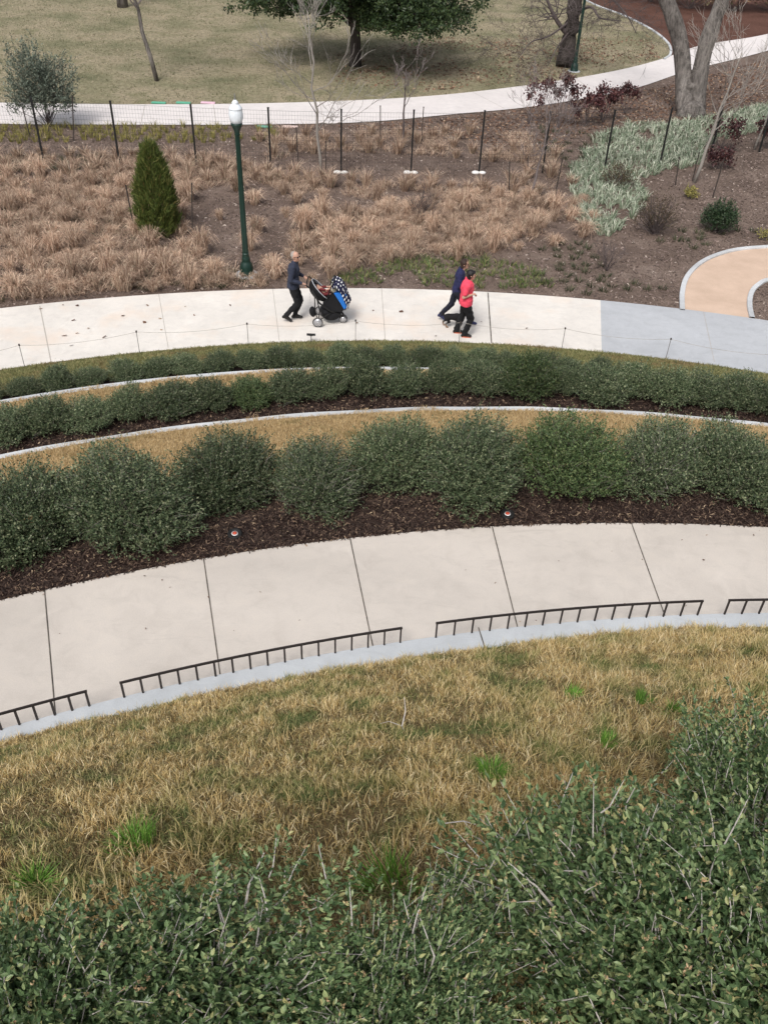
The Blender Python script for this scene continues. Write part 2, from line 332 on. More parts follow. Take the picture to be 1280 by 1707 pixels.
# ------------------------------------------------------------------ terrain: arcs of the terraced mound
def arc(pts, z):
    P = [at(x, y, z) for x, y in pts]; A = np.array([[2 * p[0], 2 * p[1], 1] for p in P]); b = np.array([p[0] ** 2 + p[1] ** 2 for p in P])
    s = np.linalg.lstsq(A, b, rcond=None)[0]; cx, cy = s[0], s[1]; r = math.sqrt(s[2] + cx * cx + cy * cy)
    def f(x):
        d = np.asarray(x, dtype=float) - cx; k = .9 * r; dd = np.clip(d, -k, k); ex = np.abs(d) - np.abs(dd)
        return cy + np.sqrt(r * r - dd * dd) - ex * 2.06
    return f
Z_WALK, Z_KERB, Z_B, Z_A = 3.6, 3.74, 1.6, .95
f_path_far = arc([(0, 515), (200, 494), (400, 482), (600, 480), (800, 487), (1000, 502), (1280, 533)], 0.03)
f_path_near = arc([(0, 617), (200, 590), (400, 573), (600, 568), (800, 572), (1000, 587), (1280, 622)], 0.03)
f_A = arc([(50, 665), (200, 643), (300, 633), (440, 622)], Z_A)
f_B = arc([(0, 765), (150, 738), (300, 715), (450, 700), (600, 690), (750, 685), (900, 684), (1050, 692), (1280, 712)], Z_B)
f_wo = arc([(0, 1000), (75, 984), (340, 932), (580, 895), (820, 878), (1050, 873), (1280, 878)], Z_WALK)
f_wi = arc([(0, 1210), (95, 1190), (200, 1165), (365, 1125), (620, 1080), (860, 1040), (1100, 1025), (1280, 1022)], Z_KERB)
f_le = arc([(0, 1240), (200, 1190), (400, 1150), (600, 1115), (800, 1080), (1000, 1060), (1280, 1045)], Z_KERB)
KN = [(lambda x: x * 0 - 6., 8.4), (lambda x: x * 0 - .8, 8.4), (f_le, 3.74), (lambda x: f_wi(x) + .001, 3.6), (f_wo, 3.6),
      (lambda x: f_wo(x) + .55, 3.58), (lambda x: f_wo(x) + 1.75, 3.12), (f_B, Z_B), (lambda x: f_B(x) + .085, Z_B), (lambda x: f_B(x) + .095, Z_B - .14),
      (lambda x: f_B(x) + 1.0, 1.4), (lambda x: f_B(x) + 1.9, 1.2), (f_A, Z_A), (lambda x: f_A(x) + .14, Z_A), (lambda x: f_A(x) + .15, Z_A - .14),
      (lambda x: f_A(x) + 1., .62), (f_path_near, .02), (f_path_far, 0.), (lambda x: x * 0 + 400, 0.)]
def knots(x):
    x = np.asarray(x, dtype=float); ys = []
    for f, z in KN:
        y = f(x) + 0 * x
        if ys: y = np.maximum(y, ys[-1] + .0005)
        ys.append(y)
    return np.stack(ys, -1)
def zt(x, y):
    x = np.atleast_1d(np.asarray(x, dtype=float)); y = np.atleast_1d(np.asarray(y, dtype=float)); K = knots(x); zs = np.array([k[1] for k in KN])
    out = np.full(x.shape, zs[0])
    for i in range(len(zs) - 1):
        m = (y >= K[:, i]) & (y < K[:, i + 1]); t = (y - K[:, i]) / (K[:, i + 1] - K[:, i]); out = np.where(m, zs[i] + (zs[i + 1] - zs[i]) * t, out)
    out = out + (vnoise(x, y, .8, 3) - .5) * .10 * ((y < K[:, 2] - .15) & (y > -.8))
    return out
def on(px, py):                       # photo point dropped on the terrain
    v = ray(px, py); t = np.linspace(1, 60, 3000); z = zt(v.x * t, v.y * t); k = np.argmax(CZ + v.z * t <= z); t = t[k]
    return Vector((v.x * t, v.y * t, float(z[k])))
def strip(name, fa, fb, mat, x0=-15., x1=15., nx=160, ny=8, dz=0., label=None, kind='structure', **tags):
    xs = np.linspace(x0, x1, nx); t = np.linspace(0, 1, ny); ya = fa(xs) + 0 * xs; yb = np.maximum(fb(xs) + 0 * xs, ya + .002)
    X = np.repeat(xs[:, None], ny, 1); Y = ya[:, None] * (1 - t) + yb[:, None] * t
    Y2 = np.clip(Y, (ya + .003)[:, None], (yb - .003)[:, None])
    Z = zt(X.ravel(), Y2.ravel()).reshape(X.shape) + dz
    V = np.stack([X, Y, Z], -1).reshape(-1, 3); i = np.arange(nx - 1)[:, None] * ny; j = np.arange(ny - 1)[None]
    Q = np.stack([i + j, i + ny + j, i + ny + j + 1, i + j + 1], -1).reshape(-1, 4)
    return link(name, mesh_np(name, V, [Q], mat, smooth=True), kind=kind, **tags)
def profile_along(name, P, prof, mat, **tags):
    """sweep a 2-D profile (side, up) along polyline P"""
    P = np.asarray(P, dtype=float); T = np.gradient(P, axis=0); T[:, 2] = 0; T = unit(T); Nn = np.stack([-T[:, 1], T[:, 0], 0 * T[:, 0]], -1)
    prof = np.asarray(prof, dtype=float); k = len(prof); V = P[:, None] + Nn[:, None] * prof[None, :, :1] + np.array([0, 0, 1.]) * prof[None, :, 1:]
    i = np.arange(len(P) - 1)[:, None] * k; j = np.arange(k)[None]; j2 = (j + 1) % k
    Q = np.stack([i + j, i + j2, i + k + j2, i + k + j], -1).reshape(-1, 4)
    return link(name, mesh_np(name, V.reshape(-1, 3), [Q], mat), **tags)
def flat(name, poly, z, mat, **tags):
    from mathutils.geometry import tessellate_polygon
    P = [Vector((p[0], p[1], z)) for p in poly]; T = tessellate_polygon([P])
    T = [t if (P[t[1]] - P[t[0]]).cross(P[t[2]] - P[t[0]]).z > 0 else (t[0], t[2], t[1]) for t in T]
    return link(name, mesh_np(name, [tuple(p) for p in P], [T], mat), **tags)
const = lambda v: (lambda x: x * 0 + v)
strip('hill_top', const(-6.), const(-.8), M['lawn_soil'], ny=4)
strip('slope_lawn', const(-.8), f_le, M['lawn_soil'], x0=-10, x1=10, nx=200, ny=90)
strip('walkway', lambda x: f_wi(x), f_wo, M['walk'], nx=200, ny=3)
strip('mulch_bed', f_wo, lambda x: f_wo(x) + 2.02, M['mulch_dark'], nx=200, ny=14, dz=.0)
strip('terrace_lawn', lambda x: f_wo(x) + 2.02, f_B, M['lawn_gold'], nx=160, ny=20)
strip('mulch_bed', lambda x: f_B(x) + .10, lambda x: f_B(x) + 1.9, M['mulch_dark'], ny=12)
strip('terrace_lawn', lambda x: f_B(x) + 1.9, f_A, M['lawn_gold'], ny=12)
strip('mulch_bed', lambda x: f_A(x) + .148, lambda x: f_A(x) + 1., M['mulch_dark'], ny=6)
strip('grass_verge', lambda x: f_A(x) + 1., f_path_near, M['lawn_strip'], ny=12)
xs = np.linspace(-13, 13, 200)
def kerb(f, z, w, mat, label, fi=None, hi=.0):
    """concrete edge: top from fi to f, falling to the bed below on the far side"""
    fi = fi or (lambda x: f(x) - w); ya, yb = fi(xs), f(xs); n = len(xs); ch = .012
    rows = [(ya, z - .25), (ya, z + hi - ch), (ya + ch, z + hi), (yb - ch, z + hi), (yb, z + hi - ch), (yb, z - .3)]
    V = np.stack([np.stack([xs, y, np.full(n, h)], -1) for y, h in rows], 1); k = len(rows); i = np.arange(n - 1)[:, None] * k; j = np.arange(k - 1)[None]
    Q = np.stack([i + j, i + k + j, i + k + j + 1, i + j + 1], -1).reshape(-1, 4)
    return link('retaining_kerb', mesh_np('retaining_kerb', V.reshape(-1, 3), [Q], mat), label=label, category='kerb')
kerb(f_wi, Z_KERB, 0, M['kerb'], 'broad blue grey concrete kerb between the near grass slope and the walkway with low black rails', lambda x: f_le(x) - .05, .006)
kerb(lambda x: f_B(x) + .12 + .012 * np.sin(x * 3.1), Z_B, .12, M['kerb_white'], 'thin pale concrete kerb between the golden grass strip and the middle hedge bed', lambda x: f_B(x) + .02 * np.sin(x * 2.3), .012)
kerb(lambda x: f_A(x) + .14, Z_A, .14, M['kerb_white'], 'pale concrete kerb half hidden by golden grass along the farthest, lowest hedge', f_A, .012)
def quadline(name, p, q, w, mat, z):
    p = Vector((p[0], p[1], z)); q = Vector((q[0], q[1], z)); d = (q - p).normalized(); n = Vector((-d.y, d.x, 0)) * w / 2
    return link(name, mesh_np(name, [p - n, q - n, q + n, p + n], [[[0, 1, 2, 3]]], mat), kind='structure')
for a, b in [((75, 984), (93, 1192)), ((340, 932), (368, 1130)), ((583, 895), (622, 1080)), ((820, 878), (862, 1045)), ((1052, 873), (1108, 1028))]:
    quadline('slab_joint', at(*a, Z_WALK), at(*b, Z_WALK), .012, M['joint'], Z_WALK + .004)
quadline('kerb_joint', at(797, 1047, Z_KERB), at(808, 1082, Z_KERB), .012, M['joint'], Z_KERB + .011)
# ground level: path, bed, far path, lawns
G = flat('ground', [(-600, 2), (600, 2), (600, 900), (-600, 900)], -.02, M['ground'], kind='structure')
P_split = (at(1001, 502, .03), at(1003, 588, .03))
def pathpart(xa, xb, mat):
    n, ny = 90, 5; t = np.linspace(0, 1, n); V = []
    for s in np.linspace(0, 1, ny):          # s=0 near edge
        a = xa[0] * (1 - s) + xa[1] * s; b = xb[0] * (1 - s) + xb[1] * s; x = a + (b - a) * t; y = f_path_near(x) * (1 - s) + f_path_far(x) * s
        V.append(np.stack([x, y, x * 0 + .03], -1))
    V = np.stack(V, 1); e0 = V[:, :1] * [1, 1, 0] + [0, 0, -.05]; e1 = V[:, -1:] * [1, 1, 0] + [0, 0, -.05]; V = np.concatenate([e0, V, e1], 1); k = ny + 2
    i = np.arange(n - 1)[:, None] * k; j = np.arange(k - 1)[None]; Q = np.stack([i + j, i + k + j, i + k + j + 1, i + j + 1], -1).reshape(-1, 4)
    link('path', mesh_np('path', V.reshape(-1, 3), [Q], mat), kind='structure')
pathpart((-16, -16), (P_split[1].x, P_split[0].x), M['path'])
pathpart((P_split[1].x, P_split[0].x), (16, 16), M['path_grey'])
for a, b, w, m in [((67, 510), (86, 605), .02, 'joint_soft'), ((265, 490), (281, 580), .012, 'joint_soft'), ((455, 482), (466, 570), .012, 'joint_soft'), ((636, 481), (642, 568), .014, 'joint_soft'), ((813, 488), (819, 572), .028, 'joint'), ((1172, 520), (1190, 604), .012, 'joint_soft')]:
    quadline('slab_joint', at(*a, .03), at(*b, .03), w, M[m], .034)
fn = spline([at(-420, 196), at(-200, 204), at(0, 208), at(200, 209), at(400, 209), at(600, 205), at(750, 192), at(900, 177), at(1050, 150), at(1150, 118), at(1280, 85), at(1420, 40)], 120)
ff = spline([at(-420, 158), at(-200, 167), at(0, 172), at(200, 175), at(400, 174), at(600, 168), at(750, 158), at(900, 140), at(1020, 120), at(1100, 100), at(1170, 76), at(1280, 57), at(1420, 18)], 120)
V = np.stack([fn, ff], 1).reshape(-1, 3); V[:, 2] = .03; i = np.arange(119)[:, None] * 2
link('far_path', mesh_np('far_path', V, [np.stack([i, i + 2, i + 3, i + 1], -1).reshape(-1, 4)], M['farpath']), kind='structure')
for a, b in [((235, 209), (243, 175)), ((361, 209), (356, 175)), ((540, 206), (533, 171)), ((840, 182), (786, 154)), ((1000, 160), (955, 130))]: quadline('slab_joint', at(*a), at(*b), .02, M['joint_soft'], .034)
bed = [(x, float(f_path_far(x))) for x in np.linspace(-16, 16, 60)] + [(p[0], p[1]) for p in fn[::-1]]
flat('planting_bed', bed, .006, M['mulch'], kind='structure')
flat('far_lawn', [(p[0], p[1]) for p in ff] + [(60, 70), (60, 140), (-70, 140), (-50, 45)], .006, M['lawn_far'], kind='structure')
kc = spline([at(930, -22), at(990, 8), at(1040, 27), at(1085, 50), at(1112, 72), at(1117, 90), at(1106, 100)], 50)
flat('mulch_ground', [(p[0], p[1]) for p in kc] + [tuple(at(1100, 101))[:2], tuple(at(1170, 78))[:2], tuple(at(1280, 59))[:2], tuple(at(1420, 20))[:2], (60, 75), (60, 110), (15, 110)], .012, M['mulch_red'], kind='structure')
KP = [(-.065, -.03), (-.065, .055), (-.055, .065), (.055, .065), (.065, .055), (.065, -.03)]
profile_along('lawn_kerb', kc, KP, M['kerb_white'], kind='structure')
go = spline([at(1136, 519), at(1136, 490), at(1143, 465), at(1160, 445), at(1185, 430), at(1225, 418), at(1280, 413), at(1360, 410)], 60)
gi = spline([at(1252, 532), at(1248, 510), at(1251, 490), at(1263, 476), at(1285, 467), at(1360, 460)], 40)
flat('gravel_path', [(p[0], p[1]) for p in go] + [(p[0], p[1]) for p in gi[::-1]], .014, M['gravel'], kind='structure')
profile_along('gravel_kerb', go, KP, M['kerb_white'], kind='structure'); profile_along('gravel_kerb', gi, KP, M['kerb_white'], kind='structure')

# ------------------------------------------------------------------ ground cover that nobody could count
def stuff(name, me, label, cat): return link(name, me, kind='stuff', label=label, category=cat)
def blade_mesh(name, xy, h, w, mat, lean=.5, clump=0, seed=1, zf=zt, zo=0, hn=.5, droop=0.):
    x, y = xy[:, 0], xy[:, 1]; n = len(x); P = np.stack([x, y, zf(x, y) + zo - .005], -1)
    a = vnoise(x, y, .16, seed) * 6 * PI + rng.normal(0, 1.1, n); l = rng.uniform(.1, 1, n) * lean
    hh = h * (rng.uniform(1 - hn, 1 + hn * .6, n)) * (.45 + .6 * vnoise(x, y, .5, seed + 5) + .5 * vnoise(x, y, .09, seed + 6))
    Ln = np.stack([np.cos(a) * l, np.sin(a) * l, 0 * a], -1)
    V, Q, T = blades(P, Ln, hh, w, droop=droop); return mesh_np(name, V, [Q, T], mat)
# foreground slope
n = 700000; xy = np.stack([rng.uniform(-5.5, 6.2, n), rng.uniform(.2, 6.1, n)], -1); fy = f_le(xy[:, 0])
xy = xy[(xy[:, 1] < fy + .035 * (vnoise(xy[:, 0], xy[:, 1], .12, 8) - .1)) & (np.abs(xy[:, 0]) < 1.3 + .75 * xy[:, 1])]
# thinner where soil shows
k = vnoise(xy[:, 0], xy[:, 1], .28, 21) * .6 + vnoise(xy[:, 0], xy[:, 1], .07, 22) * .4; xy = xy[rng.uniform(size=len(xy)) < np.clip((k - .25) * 3.2, .12, 1)]
stuff('lawn_grass', blade_mesh('lawn_grass', xy, .068, .0054, M['turf'], 1.0, seed=2, zf=lambda x, y: np.where(y < f_le(x), zt(x, np.minimum(y, f_le(x) - .002)), Z_KERB)), 'long dry tan and green grass on the near slope', 'grass')
n = 520000; xy = np.stack([rng.uniform(-5.5, 6.2, n), rng.uniform(.6, 6.1, n)], -1); xy = xy[(xy[:, 1] < f_le(xy[:, 0]) - .01) & (np.abs(xy[:, 0]) < 1.3 + .75 * xy[:, 1])]
stuff('lawn_thatch', blade_mesh('lawn_thatch', xy, .036, .0055, M['thatch'], 1.7, seed=12, droop=.3), 'matted short thatch under the long grass of the near slope', 'grass')
def band_xy(fa, fb, n, x0=-9., x1=10.):
    x = rng.uniform(x0, x1, n); t = rng.uniform(size=n); return np.stack([x, fa(x) * (1 - t) + fb(x) * t], -1)
xy = band_xy(lambda x: f_A(x) + .8, lambda x: f_path_near(x) + .05 * (vnoise(x, x, .25, 6) - .4), 120000)
stuff('lawn_grass', blade_mesh('lawn_grass', xy, .05, .009, M['turf_strip'], .9, seed=7, zf=lambda x, y: zt(x, np.minimum(y, f_path_near(x) - .002))), 'short green grass verge along the lower path', 'grass')
# far lawn
fl = [(p[0], p[1]) for p in ff if -24 < p[0] < 24] ; fl = fl + [(30, 72), (-30, 72)]
xy = scatter(fl, 150000); mk = [(p[0], p[1]) for p in kc] + [tuple(at(1170, 78))[:2], (40, 60), (40, 110), (15, 110)]
xy = xy[~inpoly(xy[:, 0], xy[:, 1], np.array(mk))]; xy = xy[rng.uniform(size=len(xy)) < .35 + .65 * vnoise(xy[:, 0], xy[:, 1], .6, 9)]
stuff('lawn_grass', blade_mesh('lawn_grass', xy, .06, .03, M['turf_far'], 1.2, seed=11, zf=lambda x, y: 0 * x), 'short mottled grass of the lawn beyond the far path', 'grass')
def chips(name, xy, L, w, mat, zf=zt, zo=.004, tilt=.35):
    n = len(xy); x, y = xy[:, 0], xy[:, 1]; a = rng.uniform(0, 2 * PI, n); el = rng.normal(0, tilt, n)
    D = np.stack([np.cos(a) * np.cos(el), np.sin(a) * np.cos(el), np.sin(el)], -1); P = np.stack([x, y, zf(x, y) + zo + rng.uniform(0, .012, n)], -1)
    A = unit(np.cross(D, rdir(n) * .5 + [0, 0, 1.])); Lh = (L * rng.uniform(.3, 1.3, n))[:, None]; wh = (w * rng.uniform(.5, 1.4, n))[:, None]
    V = np.stack([P - D * Lh / 2 - A * wh / 2, P + D * Lh / 2 - A * wh * .3, P + D * Lh / 2 + A * wh * .4, P - D * Lh / 2 + A * wh / 2], 1).reshape(-1, 3)
    return mesh_np(name, V, [np.arange(n * 4).reshape(n, 4)], mat)
xy = band_xy(lambda x: f_wo(x) - .02, lambda x: f_wo(x) + 1.5, 60000, -6, 7)
stuff('mulch_chips', chips('mulch_chips', xy, .045, .011, M['chip']), 'dark shredded bark mulch under the nearest hedge', 'mulch')
xy = band_xy(lambda x: f_B(x) + .17, lambda x: f_B(x) + 1.4, 26000, -8, 9)
stuff('mulch_chips', chips('mulch_chips', xy, .055, .018, M['chip']), 'dark mulch under the middle hedge', 'mulch')
bedv = [(p[0], p[1]) for p in bed]
xy = scatter([p for p in bedv if abs(p[0]) < 17], 60000); xy = xy[~inpoly(xy[:, 0], xy[:, 1], np.array([(p[0], p[1]) for p in go] + [(p[0], p[1]) for p in gi[::-1]]))]
stuff('mulch_chips', chips('mulch_chips', xy, .08, .035, M['chip_light'], lambda x, y: 0 * x + .008), 'pinkish brown wood mulch covering the planting bed', 'mulch')
xy = scatter(pxpoly([(560, 90), (760, 60), (1080, 60), (1100, 98), (900, 135), (700, 155), (560, 140)]), 9000); xy = xy[rng.uniform(size=len(xy)) < vnoise(xy[:, 0], xy[:, 1], 1.6, 14) ** 1.2]
stuff('fallen_leaves', chips('fallen_leaves', xy, .10, .07, M['litter'], lambda x, y: 0 * x + .03), 'brown fallen leaves scattered on the far lawn under the oak', 'leaves')
xy = scatter(pxpoly([(560, 212), (760, 196), (1050, 158), (1280, 100), (1280, 200), (1000, 215), (900, 260), (760, 230)]), 7000)
stuff('fallen_leaves', chips('fallen_leaves', xy, .09, .06, M['litter'], lambda x, y: 0 * x + .02), 'brown leaf litter in the bed beside the far path', 'leaves')
def tufts(name, C, nb, h, w, spread, mat, label, cat, zf=lambda x, y: 0 * x, lean=1., droop=.15):
    C = np.asarray(C); n = len(C); m = n * nb; ci = np.repeat(np.arange(n), nb); a = rng.uniform(0, 2 * PI, m); r0 = spread * .25 * np.sqrt(rng.uniform(size=m))
    x = C[ci, 0] + np.cos(a) * r0; y = C[ci, 1] + np.sin(a) * r0; l = rng.uniform(.25, 1., m) * lean; hh = h * rng.uniform(.55, 1.15, m) * np.repeat(rng.uniform(.7, 1.2, n), nb)
    P = np.stack([x, y, zf(x, y)], -1); V, Q, T = blades(P, np.stack([np.cos(a) * l, np.sin(a) * l, 0 * a], -1), hh, w, droop=droop)
    me = mesh_np(name, V, [Q, T], mat); return stuff(name, me, label, cat) if label else me
def thin(poly, d, cl=None, s=1.2, seed=31, tries=5000):
    q = spaced(poly, d, tries=tries)
    if cl is not None: q = q[vnoise(q[:, 0], q[:, 1], s, seed) > cl]
    return q
tufts('ground_cover', thin(pxpoly([(-60, 214), (250, 212), (450, 212), (462, 232), (330, 240), (150, 236), (-60, 244)]), .30, .25), 30, .30, .016, .3, M['yellow_tuft'], 'yellow green grassy plants edging the far path', 'ground cover')
vp = pxpoly([(944, 290), (1000, 228), (1050, 214), (1120, 210), (1180, 200), (1280, 178), (1285, 214), (1190, 238), (1160, 275), (1100, 290), (1060, 302), (1075, 335), (1055, 372), (1012, 394), (968, 388), (960, 350)])
tufts('ground_cover', thin(vp, .23, .22, .7), 30, .36, .030, .32, M['varieg'], 'pale green variegated strappy plants in the bed on the right', 'ground cover')
tufts('ground_cover', thin(pxpoly([(545, 474), (600, 445), (700, 432), (800, 430), (900, 445), (920, 478), (840, 482), (700, 476)]), .24, .30), 30, .17, .018, .42, M['liriope'], 'bright green strappy ground cover along the path edge behind the women', 'ground cover', lean=1.5)
dk = np.vstack([thin(pxpoly([(890, 415), (1000, 395), (1130, 400), (1132, 508), (1000, 494), (890, 480)]), .38, .44), thin(pxpoly([(1130, 385), (1280, 385), (1280, 408), (1160, 415), (1130, 430)]), .4, .35),
                thin(pxpoly([(0, 330), (240, 300), (220, 430), (60, 500), (0, 470)]), .8, .5), thin(pxpoly([(900, 215), (1000, 225), (960, 280), (880, 280)]), .45, .3)])
tufts('ground_cover', dk, 34, .17, .016, .42, M['darktuft'], 'low dark green creeping tufts on the brown bed', 'ground cover', lean=1.5)

# ------------------------------------------------------------------ shrubs
def shrub_parts(seed, R, nspr, per, L, Wd, leafm, stemm, seglen=.16, fine=False, tipm=None, stem_r=.0022, lump=.22, outw=.6, main=22, flat_=1., bare=.1):
    """foliage, branches (and tips) of a shrub standing at the origin; R = half width x, y and full height"""
    r = np.random.default_rng(seed); R = np.asarray(R, dtype=float)
    d = unit(r.normal(size=(nspr, 3))); d[:, 2] = np.abs(d[:, 2]) * 1.15 - .34; d = unit(d)
    az = np.arctan2(d[:, 1], d[:, 0]); el = d[:, 2]
    lob = unit(r.normal(size=(26, 3)) + [0, 0, .5]); amp = r.uniform(-.9, 1.3, 26); lum = 1 + lump * (np.exp((d @ lob.T - 1) * 22) @ amp) + r.normal(0, .05, nspr)
    lum = np.clip(lum, .6, 1.45)
    rad = (r.uniform(.12, 1, nspr) ** .55) * lum
    Cc = np.array([0, 0, R[2] * .42]); Rh = np.array([R[0], R[1], R[2] * .58])
    E_ = Cc + d * Rh * rad[:, None]; E_[:, 2] = np.maximum(E_[:, 2], .03 + r.uniform(0, .05, nspr))
    dirv = unit(d * outw + np.array([0, 0, .55]) + r.normal(0, .33, (nspr, 3))); sl = seglen * r.uniform(.6, 1.5, nspr) * np.where((r.uniform(size=nspr) < .10) & (rad > .8), 1.9, 1.)
    A = Acc(); B = E_ - dirv * (sl * .6)[:, None]
    # sprigs as 3-sided stems
    for i in range(nspr):
        if i % (3 if fine else 5) == 0: A.tube([B[i], (B[i] + E_[i]) / 2 + r.normal(0, .006, 3), E_[i] + dirv[i] * sl[i] * .35], [stem_r * 1.2, stem_r, stem_r * .4], 3 if not fine else 4, False)
    for i in range(main):
        j = r.integers(nspr); a0 = np.array([r.normal(0, .04), r.normal(0, .04), 0.]); m = (a0 + B[j]) / 2 + r.normal(0, .05, 3) * R; A.tube([a0, m, B[j], B[j] + (E_[j] - B[j]) * 1.6], [stem_r * 4, stem_r * 3, stem_r * 1.7, stem_r * .7], 5, False)
    t = np.tile(np.linspace(0, 1, per), nspr); k = np.repeat(np.arange(nspr), per)
    P = B[k] + dirv[k] * (sl[k] * t)[:, None] * 1.0 + r.normal(0, .003, (len(k), 3))
    D = unit(dirv[k] * (.35 + .65 * t)[:, None] + unit(r.normal(size=(len(k), 3))) * .85 + np.array([0, 0, .12]))
    keep = r.uniform(size=len(k)) > bare; P, D = P[keep], D[keep]; sc = r.uniform(.6, 1.2, len(P))
    V, Q, T = leaves(P, D, L * sc, Wd * sc, r, fine=fine)
    fo = mesh_np('foliage', V, [Q if Q is not None else T], leafm); st = A.mesh('branches', stemm)
    if tipm is None: return fo, st
    V0, T0 = V, T
    q = r.choice(nspr, int(nspr * .28), replace=False); q = q[rad[q] > .8]; q = np.repeat(q, 6); P = E_[q] + dirv[q] * (sl[q] * .38)[:, None] + r.normal(0, .003, (len(q), 3))
    V, Q, T = leaves(P, unit(dirv[q] + r.normal(0, .8, (len(q), 3))), L * .5 * r.uniform(.6, 1.1, len(q)), Wd * .5, r, fine=True)
    n0 = len(T0); V = np.vstack([V0, V]); T = np.vstack([T0, T + len(V0)])
    return mesh_np('foliage', V, [T], [leafm, tipm], [0] * n0 + [1] * (len(T) - n0)), st
def put_shrub(name, parts, loc, label, cat, group=None, rot=0., scale=1.):
    t = thing(name, loc, label, cat, group, (0, 0, rot), scale)
    for nm, me in zip(('foliage', 'branches'), parts): link(nm, me, t)
    return t
def wh(px, w, y):                       # metres of w pixels at point p
    return w * (Vector((0, 0, CZ)) - px).length / FPX
# nearest hedge row (large)
vc = [shrub_parts(40 + i, (.6, .5, .86), 3500, 13, .028, .0148, M['leaf_hedge'], M['stem'], .16, lump=.2, outw=.8, main=30) for i in range(3)]
vb = shrub_parts(49, (.58, .5, .86), 2900, 13, .028, .0155, M['leaf_bright'], M['stem'], .15, lump=.09)
vbare = shrub_parts(50, (.58, .5, .86), 2500, 12, .028, .015, M['leaf_hedge'], M['twig_pale'], .20, stem_r=.0028, main=34, lump=.12)
desc = {'first': 'large dark green shrub at the far left end of the nearest hedge row'}
rowC = [(-150, 975, 200, 0, None), (35, 925, 200, 1, 'large dark green hedge shrub cut by the left edge in the nearest hedge row'), (205, 900, 215, 0, 'widest dark green shrub of the nearest hedge, left of the first ground light'),
        (375, 850, 175, 2, 'round grey green hedge shrub directly above the left ground light'), (525, 840, 165, 3, 'twiggy dark shrub with bare stems at its foot, nearest hedge, left of centre'),
        (660, 815, 150, 0, 'tall narrow topped shrub at the middle of the nearest hedge'), (790, 825, 190, 1, 'wide dark shrub of the nearest hedge just behind the right ground light'),
        (945, 820, 175, 4, 'brightest fresh green dense shrub in the nearest hedge row'), (1095, 812, 165, 3, 'hedge shrub with long bare pale twigs on its right side, nearest row'),
        (1225, 822, 160, 2, 'dark green shrub at the right edge of the nearest hedge row'), (1375, 850, 170, 0, None)]
for i, (px, py, w, k, lb) in enumerate(rowC):
    p = on(px, py + (2 if i < 4 else 10)); p.y += .30; p.z = float(zt(p.x, p.y)[0]); s = wh(p, w, 0) / 1.13
    me = (vc + [vbare, vb])[k]
    put_shrub('hedge_shrub', me, p, lb or ('dark green hedge shrub just outside the %s edge of the view, nearest row' % ('left' if px < 0 else 'right')), 'shrub', 'shrubs of the nearest hedge row', i * 1.3, (s * 1.02, s * .92, .93 * min(s, 1.1) * (.98, 1., 1.02, .98, .92, 1.14, 1.0, 1.08, 1.0, .96, 1.)[i]))
# middle hedge row
vm = [shrub_parts(60 + i, (.52, .46, .66), 1500, 12, .036, .019, M['leaf_hedge'], M['stem'], .15, lump=.22) for i in range(4)]
vmb = shrub_parts(66, (.52, .46, .66), 1500, 12, .036, .020, M['leaf_bright'], M['stem'], .14, lump=.09)
rowB = [(-60, 752, 80), (5, 742, 78), (70, 730, 75), (145, 722, 80), (212, 707, 66), (283, 702, 90), (350, 694, 70), (415, 686, 72), (482, 676, 76), (545, 671, 66), (605, 664, 76), (675, 668, 74), (740, 666, 64), (805, 664, 74),
        (880, 670, 92), (945, 668, 60), (1000, 680, 84), (1062, 670, 70), (1118, 684, 74), (1175, 684, 72), (1232, 688, 74), (1285, 700, 76), (1350, 708, 80)]
ORD = ['first', 'second', 'third', 'fourth', 'fifth', 'sixth', 'seventh', 'eighth', 'ninth', 'tenth', 'eleventh', 'twelfth', 'thirteenth', 'fourteenth', 'fifteenth', 'sixteenth', 'seventeenth', 'eighteenth', 'nineteenth', 'twentieth', 'twenty first', 'twenty second', 'twenty third']
BL = {7: 'compact lighter green shrub in the middle hedge, above a dark mulch corner', 14: 'brightest yellow green shrub of the middle hedge row', 5: 'rounded full shrub in the middle hedge, largest of its left half', 10: 'tallest greyish shrub in the centre of the middle hedge row',
      1: 'dark shrub cut by the left edge in the middle hedge row', 21: 'dark shrub cut by the right edge in the middle hedge row', 16: 'broad olive green shrub right of the brightest one in the middle hedge'}
for i, (px, py, w) in enumerate(rowB):
    p = on(px, py); p.y += .30; p.z = float(zt(p.x, p.y)[0]); s = wh(p, w, 0) / .95; me = vmb if i in (7, 14) else vm[(i * 3 + i // 4) % 4]
    put_shrub('hedge_shrub', me, p, BL.get(i, 'dark green shrub, %s from the left in the middle hedge row' % ORD[i] if 0 < i < 22 else 'dark green middle hedge shrub just outside the %s edge' % ('left' if i == 0 else 'right')), 'shrub', 'shrubs of the middle hedge row', i * 2.1, (s * (.92, 1.04, .97)[i % 3], s, max(s, .95) * (.94 if 8 < i else .80) * (1, .88, 1.1, .95)[(i * 7) % 4]))
